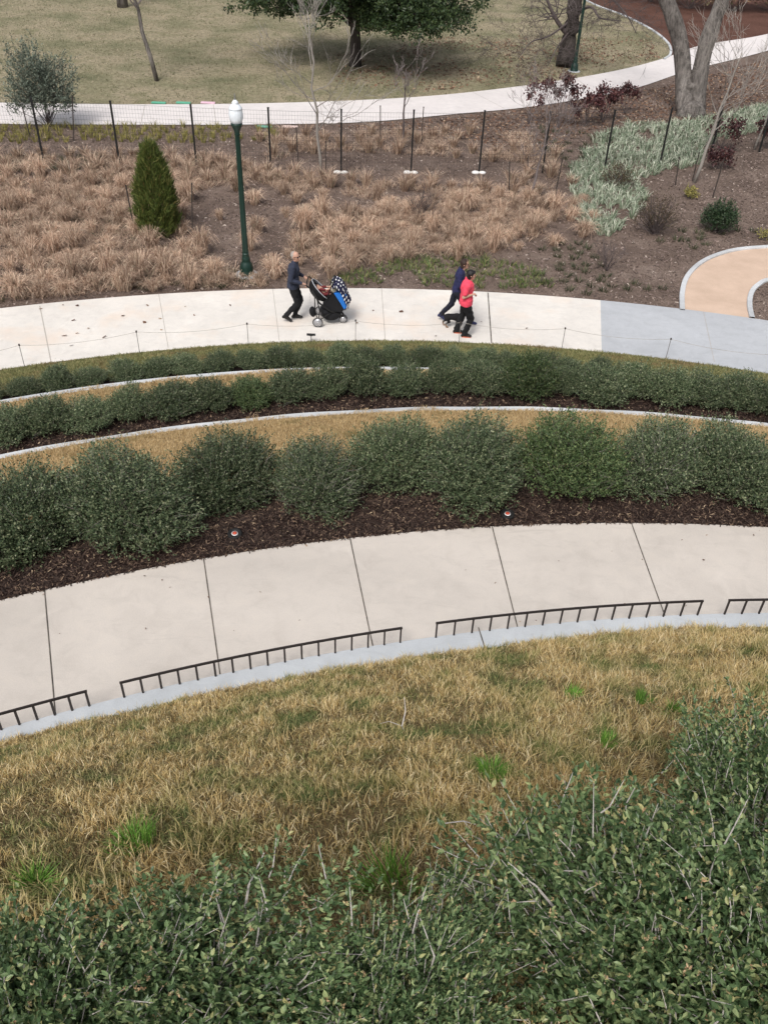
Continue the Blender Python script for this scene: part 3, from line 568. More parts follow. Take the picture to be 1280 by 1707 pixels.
# lowest hedge row
def px_of(p):
    v = CR.transposed() @ (Vector(p) - Vector((0, 0, CZ))); return PW / 2 + FPX * v.x / -v.z, PH / 2 - FPX * v.y / -v.z
k = 0; nv = 0; x = -8.3
while x < 5.0:
    y = float(f_A(x)) + .72; p = Vector((x, y, float(zt(x, y)[0]))); s = .72 + .07 * math.sin(k * 2.7) + (.05 if k % 3 == 0 else 0); qx = px_of(p)[0]
    if qx > -10: nv += 1; lb = 'small dark green shrub, %s from the left in the lowest hedge row' % ORD[nv - 1] if nv < 23 else 'small shrub at the right end of the lowest hedge row, mostly behind the middle row'
    else: lb = 'small shrub of the lowest hedge row outside the left edge, %s one' % ('farther' if k == 0 else 'nearer')
    put_shrub('hedge_shrub', vm[k % 3], p, lb, 'shrub', 'shrubs of the lowest hedge row', k * 1.7, (s, s * .85, s * .78)); x += .60 + .05 * math.sin(k * 1.9); k += 1
SH = np.array([(o.location.x, o.location.y, o.scale[0]) for o in COL.objects if o.name.startswith('hedge_shrub')])
def clear_of_shrubs(xy):
    ok = np.ones(len(xy), bool); k = f_wo(xy[:, 0])
    for x, y, s_ in SH: ok &= (xy[:, 0] - x) ** 2 + (xy[:, 1] - y) ** 2 > (.52 * s_) ** 2
    hx = np.interp(xy[:, 0], HC[:, 0], HC[:, 1]); ok &= (xy[:, 1] > hx + .15); return xy[ok]
HC = np.array(sorted([(o.location.x, o.location.y) for o in COL.objects if o.get('group') == 'shrubs of the nearest hedge row']))
print('hedge offsets', [round(float(y - f_wo(x)), 2) for x, y in HC])
xy = band_xy(lambda x: f_wo(x) + 1.5, lambda x: f_B(x) + .16 * (vnoise(x, x * 0, .5, 4) - .30), 230000); xy = clear_of_shrubs(xy)
stuff('lawn_grass', blade_mesh('lawn_grass', xy, .055, .007, M['turf_gold'], .9, seed=4, zf=lambda x, y: zt(x, np.minimum(y, f_B(x) - .002))), 'golden dormant grass strip between the two larger hedges', 'grass')
xy = band_xy(lambda x: f_B(x) + 1.7, lambda x: f_A(x) + .17 * (vnoise(x, x * 0, .6, 5) - .3), 90000); xy = clear_of_shrubs(xy)
stuff('lawn_grass', blade_mesh('lawn_grass', xy, .055, .009, M['turf_gold'], .9, seed=6, zf=lambda x, y: zt(x, np.minimum(y, f_A(x) - .002))), 'golden dormant grass strip above the lowest hedge', 'grass')
# foreground bushes
nb = [shrub_parts(80 + i, (.62, .5, .62), 1650, 19, .029, .0145, M['leaf_near'], M['stem_near'], .17, True, M['leaf_tip'], .0023, .32, main=34) for i in range(2)]
FB = [((320, 1735, 7.02), (1.02, .8, .74), 0, 'large leafy bush filling the bottom left corner, its top against the dry slope'),
      ((1085, 1615, 6.95), (1.06, 1.0, .98), 1, 'large leafy bush with tan tips filling the bottom right'),
      ((1265, 1450, 6.35), (.95, .95, .95), 0, 'leafy bush at the right edge reaching highest up the slope'),
      ((650, 1750, 7.1), (.82, .6, .58), 1, 'low sparse bush between the two large ones at the bottom centre'),
      ((20, 1790, 7.2), (.8, .8, .74), 1, 'leafy bush in the very bottom left corner below the large one'),
      ((1330, 1680, 7.1), (.9, .9, .9), 1, 'leafy bush in the very bottom right corner with pale crossing twigs')]
for i, ((px, py, z), s, k, lb) in enumerate(FB):
    p = at(px, py, z); p.z = float(zt(p.x, p.y)[0]) - .02; put_shrub('leafy_bush', nb[k], p, lb, 'bush', None, i * 2.4, s)

# ------------------------------------------------------------------ ornamental grass clumps
def clump_mesh(seed, nb=430, h=.62):
    r = np.random.default_rng(seed); a = r.uniform(0, 2 * PI, nb); r0 = .11 * np.sqrt(r.uniform(size=nb)); P = np.stack([np.cos(a) * r0, np.sin(a) * r0, 0 * a], -1)
    l = r.beta(1.3, 1.7, nb) * .95; a2 = a + r.normal(0, .7, nb); wd = r.uniform(.007, .013, nb)[:, None]; hh = (h * r.uniform(.45, 1.1, nb))[:, None]
    o = np.stack([np.cos(a2), np.sin(a2), 0 * a], -1) * l[:, None]; up = np.array([0, 0, 1.]); A = unit(np.cross(o + 1e-5, up) + r.normal(0, .3, (nb, 3)))
    pts = [P, P + up * hh * .5 + o * hh * .25, P + up * hh * .85 * (1 - l[:, None] * .25) + o * hh * .7, P + up * hh * (.95 - l[:, None] * .7) + o * hh * 1.2]
    V = np.stack([pts[0] - A * wd / 2, pts[0] + A * wd / 2, pts[1] - A * wd / 2, pts[1] + A * wd / 2, pts[2] - A * wd * .35, pts[2] + A * wd * .35, pts[3]], 1).reshape(-1, 3); b = np.arange(nb)[:, None] * 7
    return mesh_np('ornamental_grass', V, [np.vstack([b + [[0, 1, 3, 2]], b + [[2, 3, 5, 4]]]), b + [[4, 5, 6]]], M['tan'])
gm = [clump_mesh(100 + i, 420 + 20 * i, .46 + .035 * i) for i in range(6)]
PT = [(pxpoly([(-90, 262), (230, 262), (330, 272), (400, 285), (400, 300), (310, 325), (300, 395), (320, 430), (395, 450), (455, 478), (200, 486), (-90, 512)]), .50, .0, 'left of the lamp post'),
      (pxpoly([(330, 270), (520, 300), (560, 305), (700, 312), (960, 335), (955, 372), (850, 415), (800, 425), (680, 428), (600, 450), (540, 475), (470, 470), (490, 400), (500, 345), (420, 300)]), .50, .30, 'in the middle of the bed'),
      (pxpoly([(430, 232), (620, 222), (900, 225), (925, 262), (930, 320), (850, 305), (820, 275), (740, 262), (560, 252), (450, 268)]), .75, .38, 'behind the wire fence')]
allc = []
for poly, d, cl, wh_ in PT:
    q = thin(poly, d, cl, 1.5, 77, 5000)
    for p in q: allc.append((p[0], p[1], wh_))
allc += [(p[0], p[1], 'beside the white path edge') for p in spaced(pxpoly([(60, 478), (120, 470), (460, 462), (470, 478), (300, 485), (0, 506)]), .55, tries=900)]
allc += [(p[0], p[1], 'among the sparse ones on bare mulch') for p in spaced(pxpoly([(300, 300), (500, 320), (960, 300), (1000, 400), (880, 440), (480, 450), (300, 430)]), 1.15, tries=900)]
ok = []
ex = [at(262, 400), at(412, 456), at(70, 215), at(540, 296), at(700, 372)]
for p in allc:
    if all((p[0] - e.x) ** 2 + (p[1] - e.y) ** 2 > .35 for e in ex[:2]): ok.append(p)
ok.sort(key=lambda p: p[1])
for i, (x, y, w) in enumerate(ok[:295]):
    s = rng.choice([rng.uniform(.55, .8), rng.uniform(.8, 1.15)], p=[.4, .6]); link('ornamental_grass', gm[i % 6], None, (x, y, 0), (rng.normal(0, .08), rng.normal(0, .08), rng.uniform(0, 6.3)), (s, s, s * rng.uniform(.8, 1.45)), label='tan clump of dried ornamental grass standing in the bed ' + w, category='grass clump', group='dried grass clumps ' + w)
rest = ok[295:]
if rest: tufts('dry_grass', [(p[0], p[1]) for p in rest], 150, .55, .016, .35, M['tan'], 'tan dried ornamental grasses farther back in the bed', 'dry grass', lean=.9)
STR = []
for poly, n_, c_ in ((PT[0][0], 5200, .25), (PT[1][0], 3600, .42), (PT[2][0], 1500, .5)):
    q_ = scatter(poly, n_); STR.append(q_[vnoise(q_[:, 0], q_[:, 1], 1.1, 78) > c_])
tufts('dry_grass', np.vstack(STR), 9, .26, .011, .5, M['tan'], 'loose bent dry straw between the ornamental grass clumps', 'dry grass', lean=2.2, droop=.35)
gq = scatter(PT[0][0], 900); gq = gq[vnoise(gq[:, 0], gq[:, 1], 1.6, 79) > .6]; tufts('ground_cover', gq, 26, .16, .014, .4, M['darktuft'], 'dark green weeds showing between the tan grass clumps', 'ground cover', lean=1.4)
print('clumps', len(ok))
# fresh green tufts on the near slope
GT = [((1120, 1192), 'small bright green tuft on the slope, rightmost of the upper three'), ((950, 1165), 'bright green tuft of grass high on the slope, leftmost of the upper three'), ((1068, 1172), 'bright green tuft of grass on the slope, middle one of the upper three'), ((820, 1300), 'tall bright green tuft of grass near the middle of the slope'),
      ((225, 1415), 'bright green patch of grass on the slope above the bottom left bush'), ((650, 1490), 'large bright green tuft of grass between the two big bushes'), ((1145, 1250), 'small green tuft against the top of the right hand bush'), ((60, 1480), 'green grass tuft at the left edge beside the bush'), ((1010, 1245), 'thin green tuft just above the right hand bush')]
gt = [tufts('t', [(0, 0)], nbl, .19, .0075, sp, M['green_tuft'], None, None, lean=1.) for nbl, sp in ((220, .34), (300, .75))]
for i, ((px, py), lb) in enumerate(GT):
    p = on(px, py); s = (.62, .62, .6, .75, .6, .7, .6, .7, .6)[i]; link('grass_tuft', gt[i in (4, 5)], None, p, (.5, 0, i), s, label=lb, category='grass tuft')
p = on(672, 1215); A = Acc(); A.tube([(0, .2, .05), (.01, .1, .07), (-.01, 0, .06), (.03, -.08, .05), (.02, -.15, .03)], [.002, .004, .005, .004, .003], 5).tube([(-.01, 0, .06), (-.1, .02, .09), (-.16, .01, .06)], [.003, .002, .001], 4)
link('fallen_twig', A.mesh('fallen_twig', M['stem_near']), None, p, (.4, 0, 0), label='pale forked dead twig lying in the middle of the dry slope', category='twig')
p = on(770, 1388); A = Acc(); A.tube([(-.09, 0, .07), (0, .01, .08), (.06, 0, .07)], [.003, .003, .002], 5).tube([(0, .01, .08), (.05, -.05, .08)], [.002, .001], 4)
link('fallen_twig', A.mesh('fallen_twig', M['stem_near']), None, p, None, label='short pale twig lying left of the right hand bush', category='twig')

# ------------------------------------------------------------------ low rails, ground lights, sign, string stakes
def rail_section(a, b, label, n=None):
    """a, b: photo x of the ends; the rail stands on the outer kerb edge"""
    xa = at(a[0], a[1], Z_KERB).x; xb = at(b[0], b[1], Z_KERB).x; L = xb - xa; n = n or 17
    f = lambda x: np.array([x, float(f_wi(x)) - .02, Z_KERB])
    t = thing('low_rail', f((xa + xb) / 2), label, 'railing', 'low black rails along the walkway kerb'); o = f((xa + xb) / 2); H = .20
    P = np.array([f(x) for x in np.linspace(xa, xb, 24)]) - o; A = Acc()
    w = .009; T = unit(np.gradient(P, axis=0)); Nn = np.stack([-T[:, 1], T[:, 0], 0 * T[:, 0]], -1); V = np.stack([P + Nn * sx * w + [0, 0, H + sz * w] for sx, sz in ((-1, -1), (1, -1), (1, 1), (-1, 1))], 1).reshape(-1, 3)
    i = np.arange(23)[:, None] * 4; j = np.arange(4)[None]; j2 = (j + 1) % 4; A.add(V, np.vstack([np.stack([i + j, i + j2, i + 4 + j2, i + 4 + j], -1).reshape(-1, 4), [[0, 3, 2, 1]], [[92, 93, 94, 95]]]))
    link('top_bar', A.mesh('top_bar', M['rail']), t)
    for x in np.linspace(xa + .012, xb - .012, n):
        A = Acc(); A.box((0, 0, H / 2 - .006), (.008, .008, H / 2 + .004)); link('post', A.mesh('post', M['rail']), t, f(x) - o)
rail_section((-190, 1225), (152, 1178), 'low black rail section cut by the left edge of the view', 13)
rail_section((205, 1165), (669, 1072), 'long low black rail section left of the centre, on the kerb', 17)
rail_section((724, 1060), (1164, 1028), 'long low black rail section right of the centre, on the kerb', 16)
rail_section((1205, 1026), (1640, 1030), 'low black rail section cut by the right edge of the view', 16)
def ground_light(px, py, lb):
    p = on(px, py); t = thing('ground_light', p, lb, 'light', 'ground lights in the mulch', (.12, 0, 0)); A = Acc(); A.lathe([(.078, -.05), (.08, .03), (.072, .040), (.046, .040), (.044, .026), (.002, .026)], 24); link('housing', A.mesh('housing', M['black_metal'], True), t)
    A = Acc(); A.lathe([(.036, .0265), (.036, .031), (.022, .034), (.022, .0345)], 24); link('white_ring', A.mesh('white_ring', M['white'], True), t)
    A = Acc(); A.lathe([(.026, .034), (.02, .040), (.002, .042)], 20); A.tube([(-.012, 0, .043), (.012, 0, .043)], .003, 5); link('lens', A.mesh('lens', M['lens'], True), t)
M['lens'] = simple('orange_lens', (.55, .09, .05), .3)
ground_light(392, 893, 'small round black ground light with orange centre, left one, in the mulch'); ground_light(845, 860, 'small round black ground light with orange centre, right one, in the mulch')
# plaque on a stake
p = at(519, 573, 0); t = thing('plant_sign', p, 'small black plaque on a thin stake at the path edge below the stroller', 'sign'); A = Acc(); A.tube([(0, 0, -.02), (0, 0, .22)], .009, 6); link('stake', A.mesh('stake', M['black_metal']), t)
A = Acc(); Rm = np.array(Euler((math.radians(62), 0, 0)).to_matrix()); A.box((0, 0, .235), (.10, .028, .008), Rm); A.box((0, .012, .222), (.03, .03, .006), Rm); link('plaque', A.mesh('plaque', M['black_metal']), t)
sx = [(-130, 632, 600), (45, 610, 575), (236, 586, 553), (417, 569, 532), (593, 566, 529), (764, 570, 532), (934, 579, 543), (1107, 599, 563), (1290, 622, 588), (1450, 650, 615)]; tops = []
SL = ['', 'thin grey string stake, leftmost along the lower path, left of the stained joint', 'thin grey string stake below the gap between evergreen and lamp post', 'thin grey string stake left of the walking man', 'thin grey string stake just right of the stroller', 'thin grey string stake beside the pink woman\'s front foot', 'thin grey string stake just before the grey slabs', 'thin grey string stake standing against the grey slabs', '', '']
for i, (px, py, ty) in enumerate(sx):
    p = at(px, py, .0); p.y = float(f_path_near(p.x)) - .05; h = .56; t = thing('string_stake', p, SL[i] or 'thin grey string stake outside the %s edge of the view' % {0: 'left', 8: 'right', 9: 'far right'}[i], 'stake', 'string stakes along the lower path')
    A = Acc(); A.tube([(0, 0, -.03), (0, 0, h)], .007, 6); link('rod', A.mesh('rod', M['stake']), t); A = Acc(); A.tube([(0, 0, h - .01), (0, 0, h + .03)], [.02, .017], 8); link('cap', A.mesh('cap', M['rust']), t); tops.append(p + Vector((0, 0, h)))
A = Acc()
for a, b in zip(tops, tops[1:]):
    s = np.linspace(0, 1, 12)[:, None]; P = np.array(a) * (1 - s) + np.array(b) * s; P[:, 2] -= .09 * 4 * (s * (1 - s))[:, 0]; A.tube(P, .004, 4, False)
link('guide_string', A.mesh('guide_string', M['string']), label='thin sagging string running from stake to stake along the lower path', category='string')

# ------------------------------------------------------------------ lamp posts
M['globe'] = simple('frosted_globe', (.78, .83, .88), .25, 0, .5, .05)
def lamp(loc, label, H=4.45, rot=0.):
    t = thing('street_lamp', loc, label, 'street lamp', None, (0, 0, rot)); g = M['lamp_green']; A = Acc()
    A.lathe([(.20, 0), (.20, .06), (.185, .08), (.175, .2), (.16, .3), (.12, .36), (.105, .42), (.115, .45), (.10, .48), (.085, .56), (.09, .58), (.075, .61)], 16); link('base', A.mesh('base', g, True), t)
    A = Acc(); a = np.arange(24) * 2 * PI / 24
    prof = [(.072, .58), (.066, 1.6), (.06, 2.6), (.054, H - .86)]; V = []
    for r_, z in prof: rr = r_ * (1 + .07 * np.cos(a * 12)); V.append(np.stack([rr * np.cos(a), rr * np.sin(a), a * 0 + z], -1))
    j = np.arange(24)[None]; i = np.arange(3)[:, None] * 24; j2 = (j + 1) % 24; A.add(np.vstack(V), np.stack([i + j, i + j2, i + 24 + j2, i + 24 + j], -1).reshape(-1, 4)); link('pole', A.mesh('pole', g, False), t)
    A = Acc(); z = H - .9; A.lathe([(.06, z), (.075, z + .02), (.06, z + .05), (.07, z + .1), (.10, z + .17), (.135, z + .25), (.14, z + .28), (.10, z + .285)], 20); link('collar', A.mesh('collar', g, True), t)
    A = Acc(); z = H - .62; b = [(.10, 0), (.13, .03), (.155, .1), (.165, .18), (.16, .26), (.148, .32)]; a = np.arange(48) * 2 * PI / 48; V = [np.stack([r_ * (1 + .035 * np.cos(a * 16)) * np.cos(a), r_ * (1 + .035 * np.cos(a * 16)) * np.sin(a), a * 0 + z + h], -1) for r_, h in b]
    j = np.arange(48)[None]; i = np.arange(5)[:, None] * 48; j2 = (j + 1) % 48; A.add(np.vstack(V), np.stack([i + j, i + j2, i + 48 + j2, i + 48 + j], -1).reshape(-1, 4)); link('globe', A.mesh('globe', M['globe'], True), t)
    A = Acc(); A.lathe([(.158, z + .315), (.16, z + .335), (.13, z + .38), (.095, z + .42), (.075, z + .44), (.085, z + .455), (.06, z + .49), (.03, z + .52), (.002, z + .53)], 24); cp = link('cap', A.mesh('cap', M['globe'], True), t)
    A = Acc(); A.lathe([(.02, z + .52), (.028, z + .545), (.012, z + .57), (.018, z + .59), (.004, z + .67)], 10); link('finial', A.mesh('finial', M['stake'], True), cp)
    A = Acc(); A.lathe([(.30, -.03), (.30, .02), (.28, .035), (.02, .035)], 24); link('footing', A.mesh('footing', M['kerb'], False), t); return t
p = at(412, 458, 0); lamp(p, 'dark green lamp post with white acorn globe standing in the dry grasses', 4.42)
p = at(956, 119, 0); lamp(p, 'dark green lamp post behind the large trunk beyond the far path', 4.42)

# ------------------------------------------------------------------ wire fence, tree stakes, small bed items
tp = [at(x, y, 2.0) for x, y in ((-95, 153), (52, 163), (184, 169), (318, 175), (447, 180), (569, 183), (690, 184), (808, 185), (918, 186), (1025, 184), (1120, 180), (1206, 170), (1292, 158), (1390, 145))]
c0 = tp[5].copy(); c0.z = 0; fence = thing('wire_fence', c0, 'black post and wire mesh fence crossing the planting bed', 'fence')
for i, p in enumerate(tp):
    A = Acc(); A.box((0, 0, .99), (.028, .028, 1.01)); A.box((0, 0, 2.01), (.032, .032, .012)); q = Vector((p.x, p.y, 0)) - c0; link('post', A.mesh('post', M['black_metal']), fence, q)
    if 5 <= i <= 7:
        A = Acc(); A.ball((-.12, 0, .035), (.14, .11, .06), 10); A.ball((.11, .03, .03), (.13, .10, .055), 10); link('footing', A.mesh('footing', M['sandbag'], True), fence, q + Vector((0, -.07, 0)))
A = Acc(); 
for a, b in zip(tp, tp[1:]):
    a = np.array(a); b = np.array(b); n = int(np.linalg.norm(b - a) / .09)
    for s in np.linspace(0, 1, n)[1:-1]:
        q = a * (1 - s) + b * s; A.box((q[0], q[1], 1.0), (.0016, .0016, .92))
    for z in np.linspace(.1, 1.92, 15):
        A.tube([(a[0], a[1], z), (b[0], b[1], z)], .0026 if z < 1.9 else .004, 3, False)
me = A.mesh('mesh_panel', M['black_metal']); me.transform(Matrix.Translation(-c0)); link('mesh_panel', me, fence)
ST = [((497, 272), (494, 212)), ((543, 305), (543, 235)), ((634, 243), (634, 176)), ((702, 240), (706, 178)), ((51, 230), (38, 178)), ((124, 235), (121, 160)), ((226, 393), (210, 308)), ((321, 393), (320, 305)), ((848, 335), (849, 270)), ((924, 330), (937, 265)), ((1153, 302), (1165, 254)), ((1187, 330), (1206, 265)), ((1125, 309), (1132, 261))]
SLB = ['thin dark stake left of the tall pale bare tree', 'dark stake at the foot of the tall pale bare tree', 'dark stake left of the small round headed bare tree', 'dark stake right of the small round headed bare tree', 'dark leaning stake left of the grey green shrub', 'dark stake right of the grey green shrub', 'rusty leaning stake left of the cone shaped evergreen', 'rusty stake right of the cone shaped evergreen', 'dark stake left of the small twiggy tree at the end of the dry grasses', 'dark leaning stake right of the small twiggy tree', 'dark stake beside the trunk of the leaning pale tree', 'dark leaning stake right of the leaning pale tree', 'dark stake left of the leaning pale tree in the pale plants']
for ((bx, by), (tx, ty)), lb in zip(ST, SLB):
    p = at(bx, by, 0); q = at_d(tx, ty, p.y); A = Acc(); A.box((0, 0, .5), (.016, .016, .5)); A.box((0, 0, .985), (.02, .02, .015)); d = q - p
    me = A.mesh('tree_stake', M['rust']); link('tree_stake', me, None, p, d.to_track_quat('Z', 'Y').to_euler(), (1, 1, d.length), label=lb, category='stake')
for (px, py), c, lb in [((265, 172), (.12, .42, .28), 'green flat marker strip at the lawn edge, left of three'), ((306, 172), (.12, .42, .28), 'green flat marker strip at the lawn edge, middle of three'), ((347, 172), (.75, .5, .6), 'pale pink flat marker strip at the lawn edge'), ((441, 212), (.2, .45, .36), 'faded green flat marker strip in front of the far path'), ((484, 212), (.7, .55, .5), 'pale flat marker strip in front of the far path, right one')]:
    A = Acc(); A.box((0, 0, .02), (.28, .09, .02)); A.box((0, 0, .042), (.2, .05, .003)); link('edge_marker', A.mesh('edge_marker', simple('marker_paint', c, .6)), None, at(px, py, .03 if py < 200 else .01), label=lb, category='marker')

# ------------------------------------------------------------------ trees
def grow(A, p, d, L, r, depth, R, tips, curl=.25, split=3, shrink=.66, upb=.15, k=6, minr=.004, spread=.7, drop=0):
    n = 5; P = [np.array(p, dtype=float)]; dd = np.array(d, dtype=float); rad = [r]
    for i in range(n):
        dd = unit(dd + R.normal(0, curl / 2, 3) + np.array([0, 0, upb / n * 2])); P.append(P[-1] + dd * L / n); rad.append(r * (1 - (i + 1) / n * .45))
    A.tube(P, rad, max(3, k), False)
    if depth == 0: tips.append((P[-1], dd)); return
    ns = split if isinstance(split, int) else split[min(depth, len(split) - 1)]
    for i in range(ns):
        j = n if i == 0 else R.integers(2, n + 1); ax = unit(np.cross(dd, R.normal(size=3))); ang = R.uniform(.35, 1.) * spread * (1 if i else .4)
        nd = dd * math.cos(ang) + ax * math.sin(ang)
        grow(A, P[j], nd, L * shrink * R.uniform(.75, 1.2), max(minr, rad[j] * (.8 if i == 0 else .6)), depth - 1, R, tips, curl, split, shrink, upb, k - 1, minr, spread)
def bare_tree(base, top, r, label, seed, mat, twig, h0=.45, L=.9, depth=4, split=3, spread=.8, name='bare_tree', ntr=8, up=.15, wob=.03, minr=.004, shrink=.68):
    R = np.random.default_rng(seed); base = np.array(base, dtype=float); top = np.array(top, dtype=float) - base; H = np.linalg.norm(top); t = thing(name, base, label, 'tree')
    s = np.linspace(0, 1, ntr)[:, None]; P = top * s + R.normal(0, wob, (ntr, 3)) * np.sin(s * PI) * H * .3; rad = r * (1 - s[:, 0] * .72)
    A = Acc(); A.tube(P, rad, 9); link('trunk', A.mesh('trunk', mat, True), t); B = Acc(); tips = []
    for f in np.linspace(h0, 1, max(4, int(H * 3.2))):
        i = min(int(f * (ntr - 1)), ntr - 2); u = f * (ntr - 1) - i; q = P[i] * (1 - u) + P[i + 1] * u; a = R.uniform(0, 2 * PI); el = R.uniform(.35, 1.)
        d = np.array([math.cos(a) * math.cos(el), math.sin(a) * math.cos(el), math.sin(el)]); grow(B, q, d, L * (1.25 - .6 * f) * R.uniform(.7, 1.2), r * (1 - f * .7) * .45, depth - 1, R, tips, .3, split, shrink, up, 5, minr, spread)
    link('crown', B.mesh('crown', twig), t); return t, tips
def vert(base, h, lean=(0, 0)): return (base[0] + lean[0], base[1] + lean[1], h)
b = at(262, 135, 0); bare_tree(b, vert(b, 6.5, (-1.2, 0)), .10, 'slim bare young tree on the far lawn at upper left', 5, M['bark'], M['twig_grey'], .42, 2.0, 4, 3, minr=.012)
b = at(205, 12, 0); bare_tree(b, vert(b, 6, (.2, 0)), .32, 'large trunk at the top edge, farther back on the lawn', 6, M['bark'], M['twig_grey'], .6, 1.8, 3, 3)
b = at(536, 298, 0); bare_tree(b, vert(b, 4.9, (-.35, 0)), .055, 'tall pale bare young tree inside the fence, right of the lamp post', 12, M['twig_pale'], M['twig_pale'], .30, 1.2, 4, 3, .68, minr=.0065)
b = at(671, 245, 0); bare_tree(b, vert(b, 2.6, (0, 0)), .045, 'small round headed bare tree in front of the far path', 9, M['twig_dark'], M['twig_grey'], .5, .62, 4, 3, .85, minr=.006, up=.3)
b = at(884, 336, 0); bare_tree(b, vert(b, 2.5, (.25, 0)), .04, 'small twiggy bare tree at the right end of the dry grasses', 14, M['twig_grey'], M['twig_grey'], .4, 1.0, 5, 3, .8, minr=.0045, up=.25)
b = at(1156, 305, 0); bare_tree(b, vert(b, 4.0, (.55, .2)), .06, 'leaning pale bare tree with spreading branches in front of the twin trunk', 21, M['twig_pale'], M['twig_pale'], .35, 1.35, 4, 3, .8, minr=.006)
b = at(1256, 250, 0); bare_tree(b, vert(b, 3.2, (.5, .2)), .045, 'small pale bare tree at the right edge beside the far path', 22, M['twig_pale'], M['twig_pale'], .5, 1.0, 4, 3, .7, minr=.005)
def twig_shrub(px, py, h, label, seed, mat, n=14, depth=3, L=.4):
    R = np.random.default_rng(seed); p = at(px, py, 0); A = Acc(); tips = []
    for i in range(n): a = R.uniform(0, 2 * PI); el = R.uniform(.5, 1.4); grow(A, (0, 0, 0), (math.cos(a) * math.cos(el), math.sin(a) * math.cos(el), math.sin(el)), L * h, .011, depth, R, tips, .35, 3, .7, .2, 4, .0035, .8)
    t = thing('bare_shrub', p, label, 'shrub'); link('branches', A.mesh('branches', mat), t)
twig_shrub(700, 374, 1.2, 'low bare twiggy shrub in the middle of the planting bed', 31, M['twig_dark'])
twig_shrub(1011, 452, .9, 'small bare twiggy shrub near the lower path on the right', 32, M['twig_dark'], 9)
# twin trunk tree
def custom_tree(base, limbs, label, mat, twigm, seed, tw=14, L=1.4, depth=4, name='bare_tree', sub=None):
    R = np.random.default_rng(seed); t = thing(name, base, label, 'tree'); A = Acc(); B = Acc(); tips = []; base = np.array(base)
    for k, (P, r0, r1) in enumerate(limbs):
        P = spline([np.array(q) - base for q in P], 14); rad = np.linspace(r0, r1, 14) * (1 + .06 * R.normal(size=14)); (A if k < max(1, (sub or 2)) else B).tube(P, rad, 14)
        if k >= (sub or 0):
            for i in range(tw):
                j = R.integers(6, 14); a = R.uniform(0, 2 * PI); el = R.uniform(-.3, .8); grow(B, P[j], (math.cos(a) * math.cos(el), math.sin(a) * math.cos(el), math.sin(el)), L * R.uniform(.5, 1.1), rad[j] * .35, depth - 1, R, tips, .4, 3, .68, .0, 5, .006, .8)
    link('trunk', A.mesh('trunk', mat, True), t); link('crown', B.mesh('crown', twigm, True), t); return t
b = at(1150, 188, 0); d0 = b.y
def q(px, py, dd=0.): return at_d(px, py, d0 + dd)
custom_tree(b, [([at(1151, 197, 0), q(1150, 180), q(1150, 150), q(1150, 135)], .60, .40), ([at(1143, 192, 0), q(1139, 130, .1), q(1133, 70, .1), q(1118, 20, .2), q(1095, -40, .3), q(1060, -150, .6)], .36, .25), ([at(1159, 192, 0), q(1165, 130, -.1), q(1175, 80, -.1), q(1192, 30, -.2), q(1215, -30, -.3), q(1260, -160, -.8)], .35, .24),
               ([q(1100, -30, .3), q(1050, -70, -.5), q(980, -60, -1.5), q(900, -50, -2)], .16, .04), ([q(1210, -20, -.2), q(1260, -50, -1), q(1330, -60, -1.6)], .14, .04)],
            'large grey tree with two thick trunks growing from one foot by the far path', M['bark'], M['twig_grey'], 41, 10, 1.3, 4, sub=3)
b = at(945, 108, 0); d0 = b.y
custom_tree(b, [([at(940, 112, 0), q(947, 70), q(955, 30), q(960, -40), q(965, -160)], .42, .30), ([q(948, 60), q(935, 45, -.2), q(920, 20, -.3), q(900, -30, -.5)], .12, .06),
               ([q(960, 20), q(985, 12, -.8), q(1000, 30, -1.2), q(1035, 35, -1.6)], .07, .02), ([q(950, 50), q(935, 70, -.8), q(925, 85, -1.5), q(912, 110, -2)], .05, .015), ([q(958, 0), q(1000, -15, -1), q(1040, 20, -2), q(1060, 55, -2.4)], .06, .015), ([q(950, 35), q(915, 60, -1), q(885, 70, -2), q(865, 95, -3)], .05, .015)],
            'dark rough trunked tree with drooping bare branches beyond the far path', M['bark_dark'], M['twig_dark'], 43, 16, 1.1, 4, sub=1)
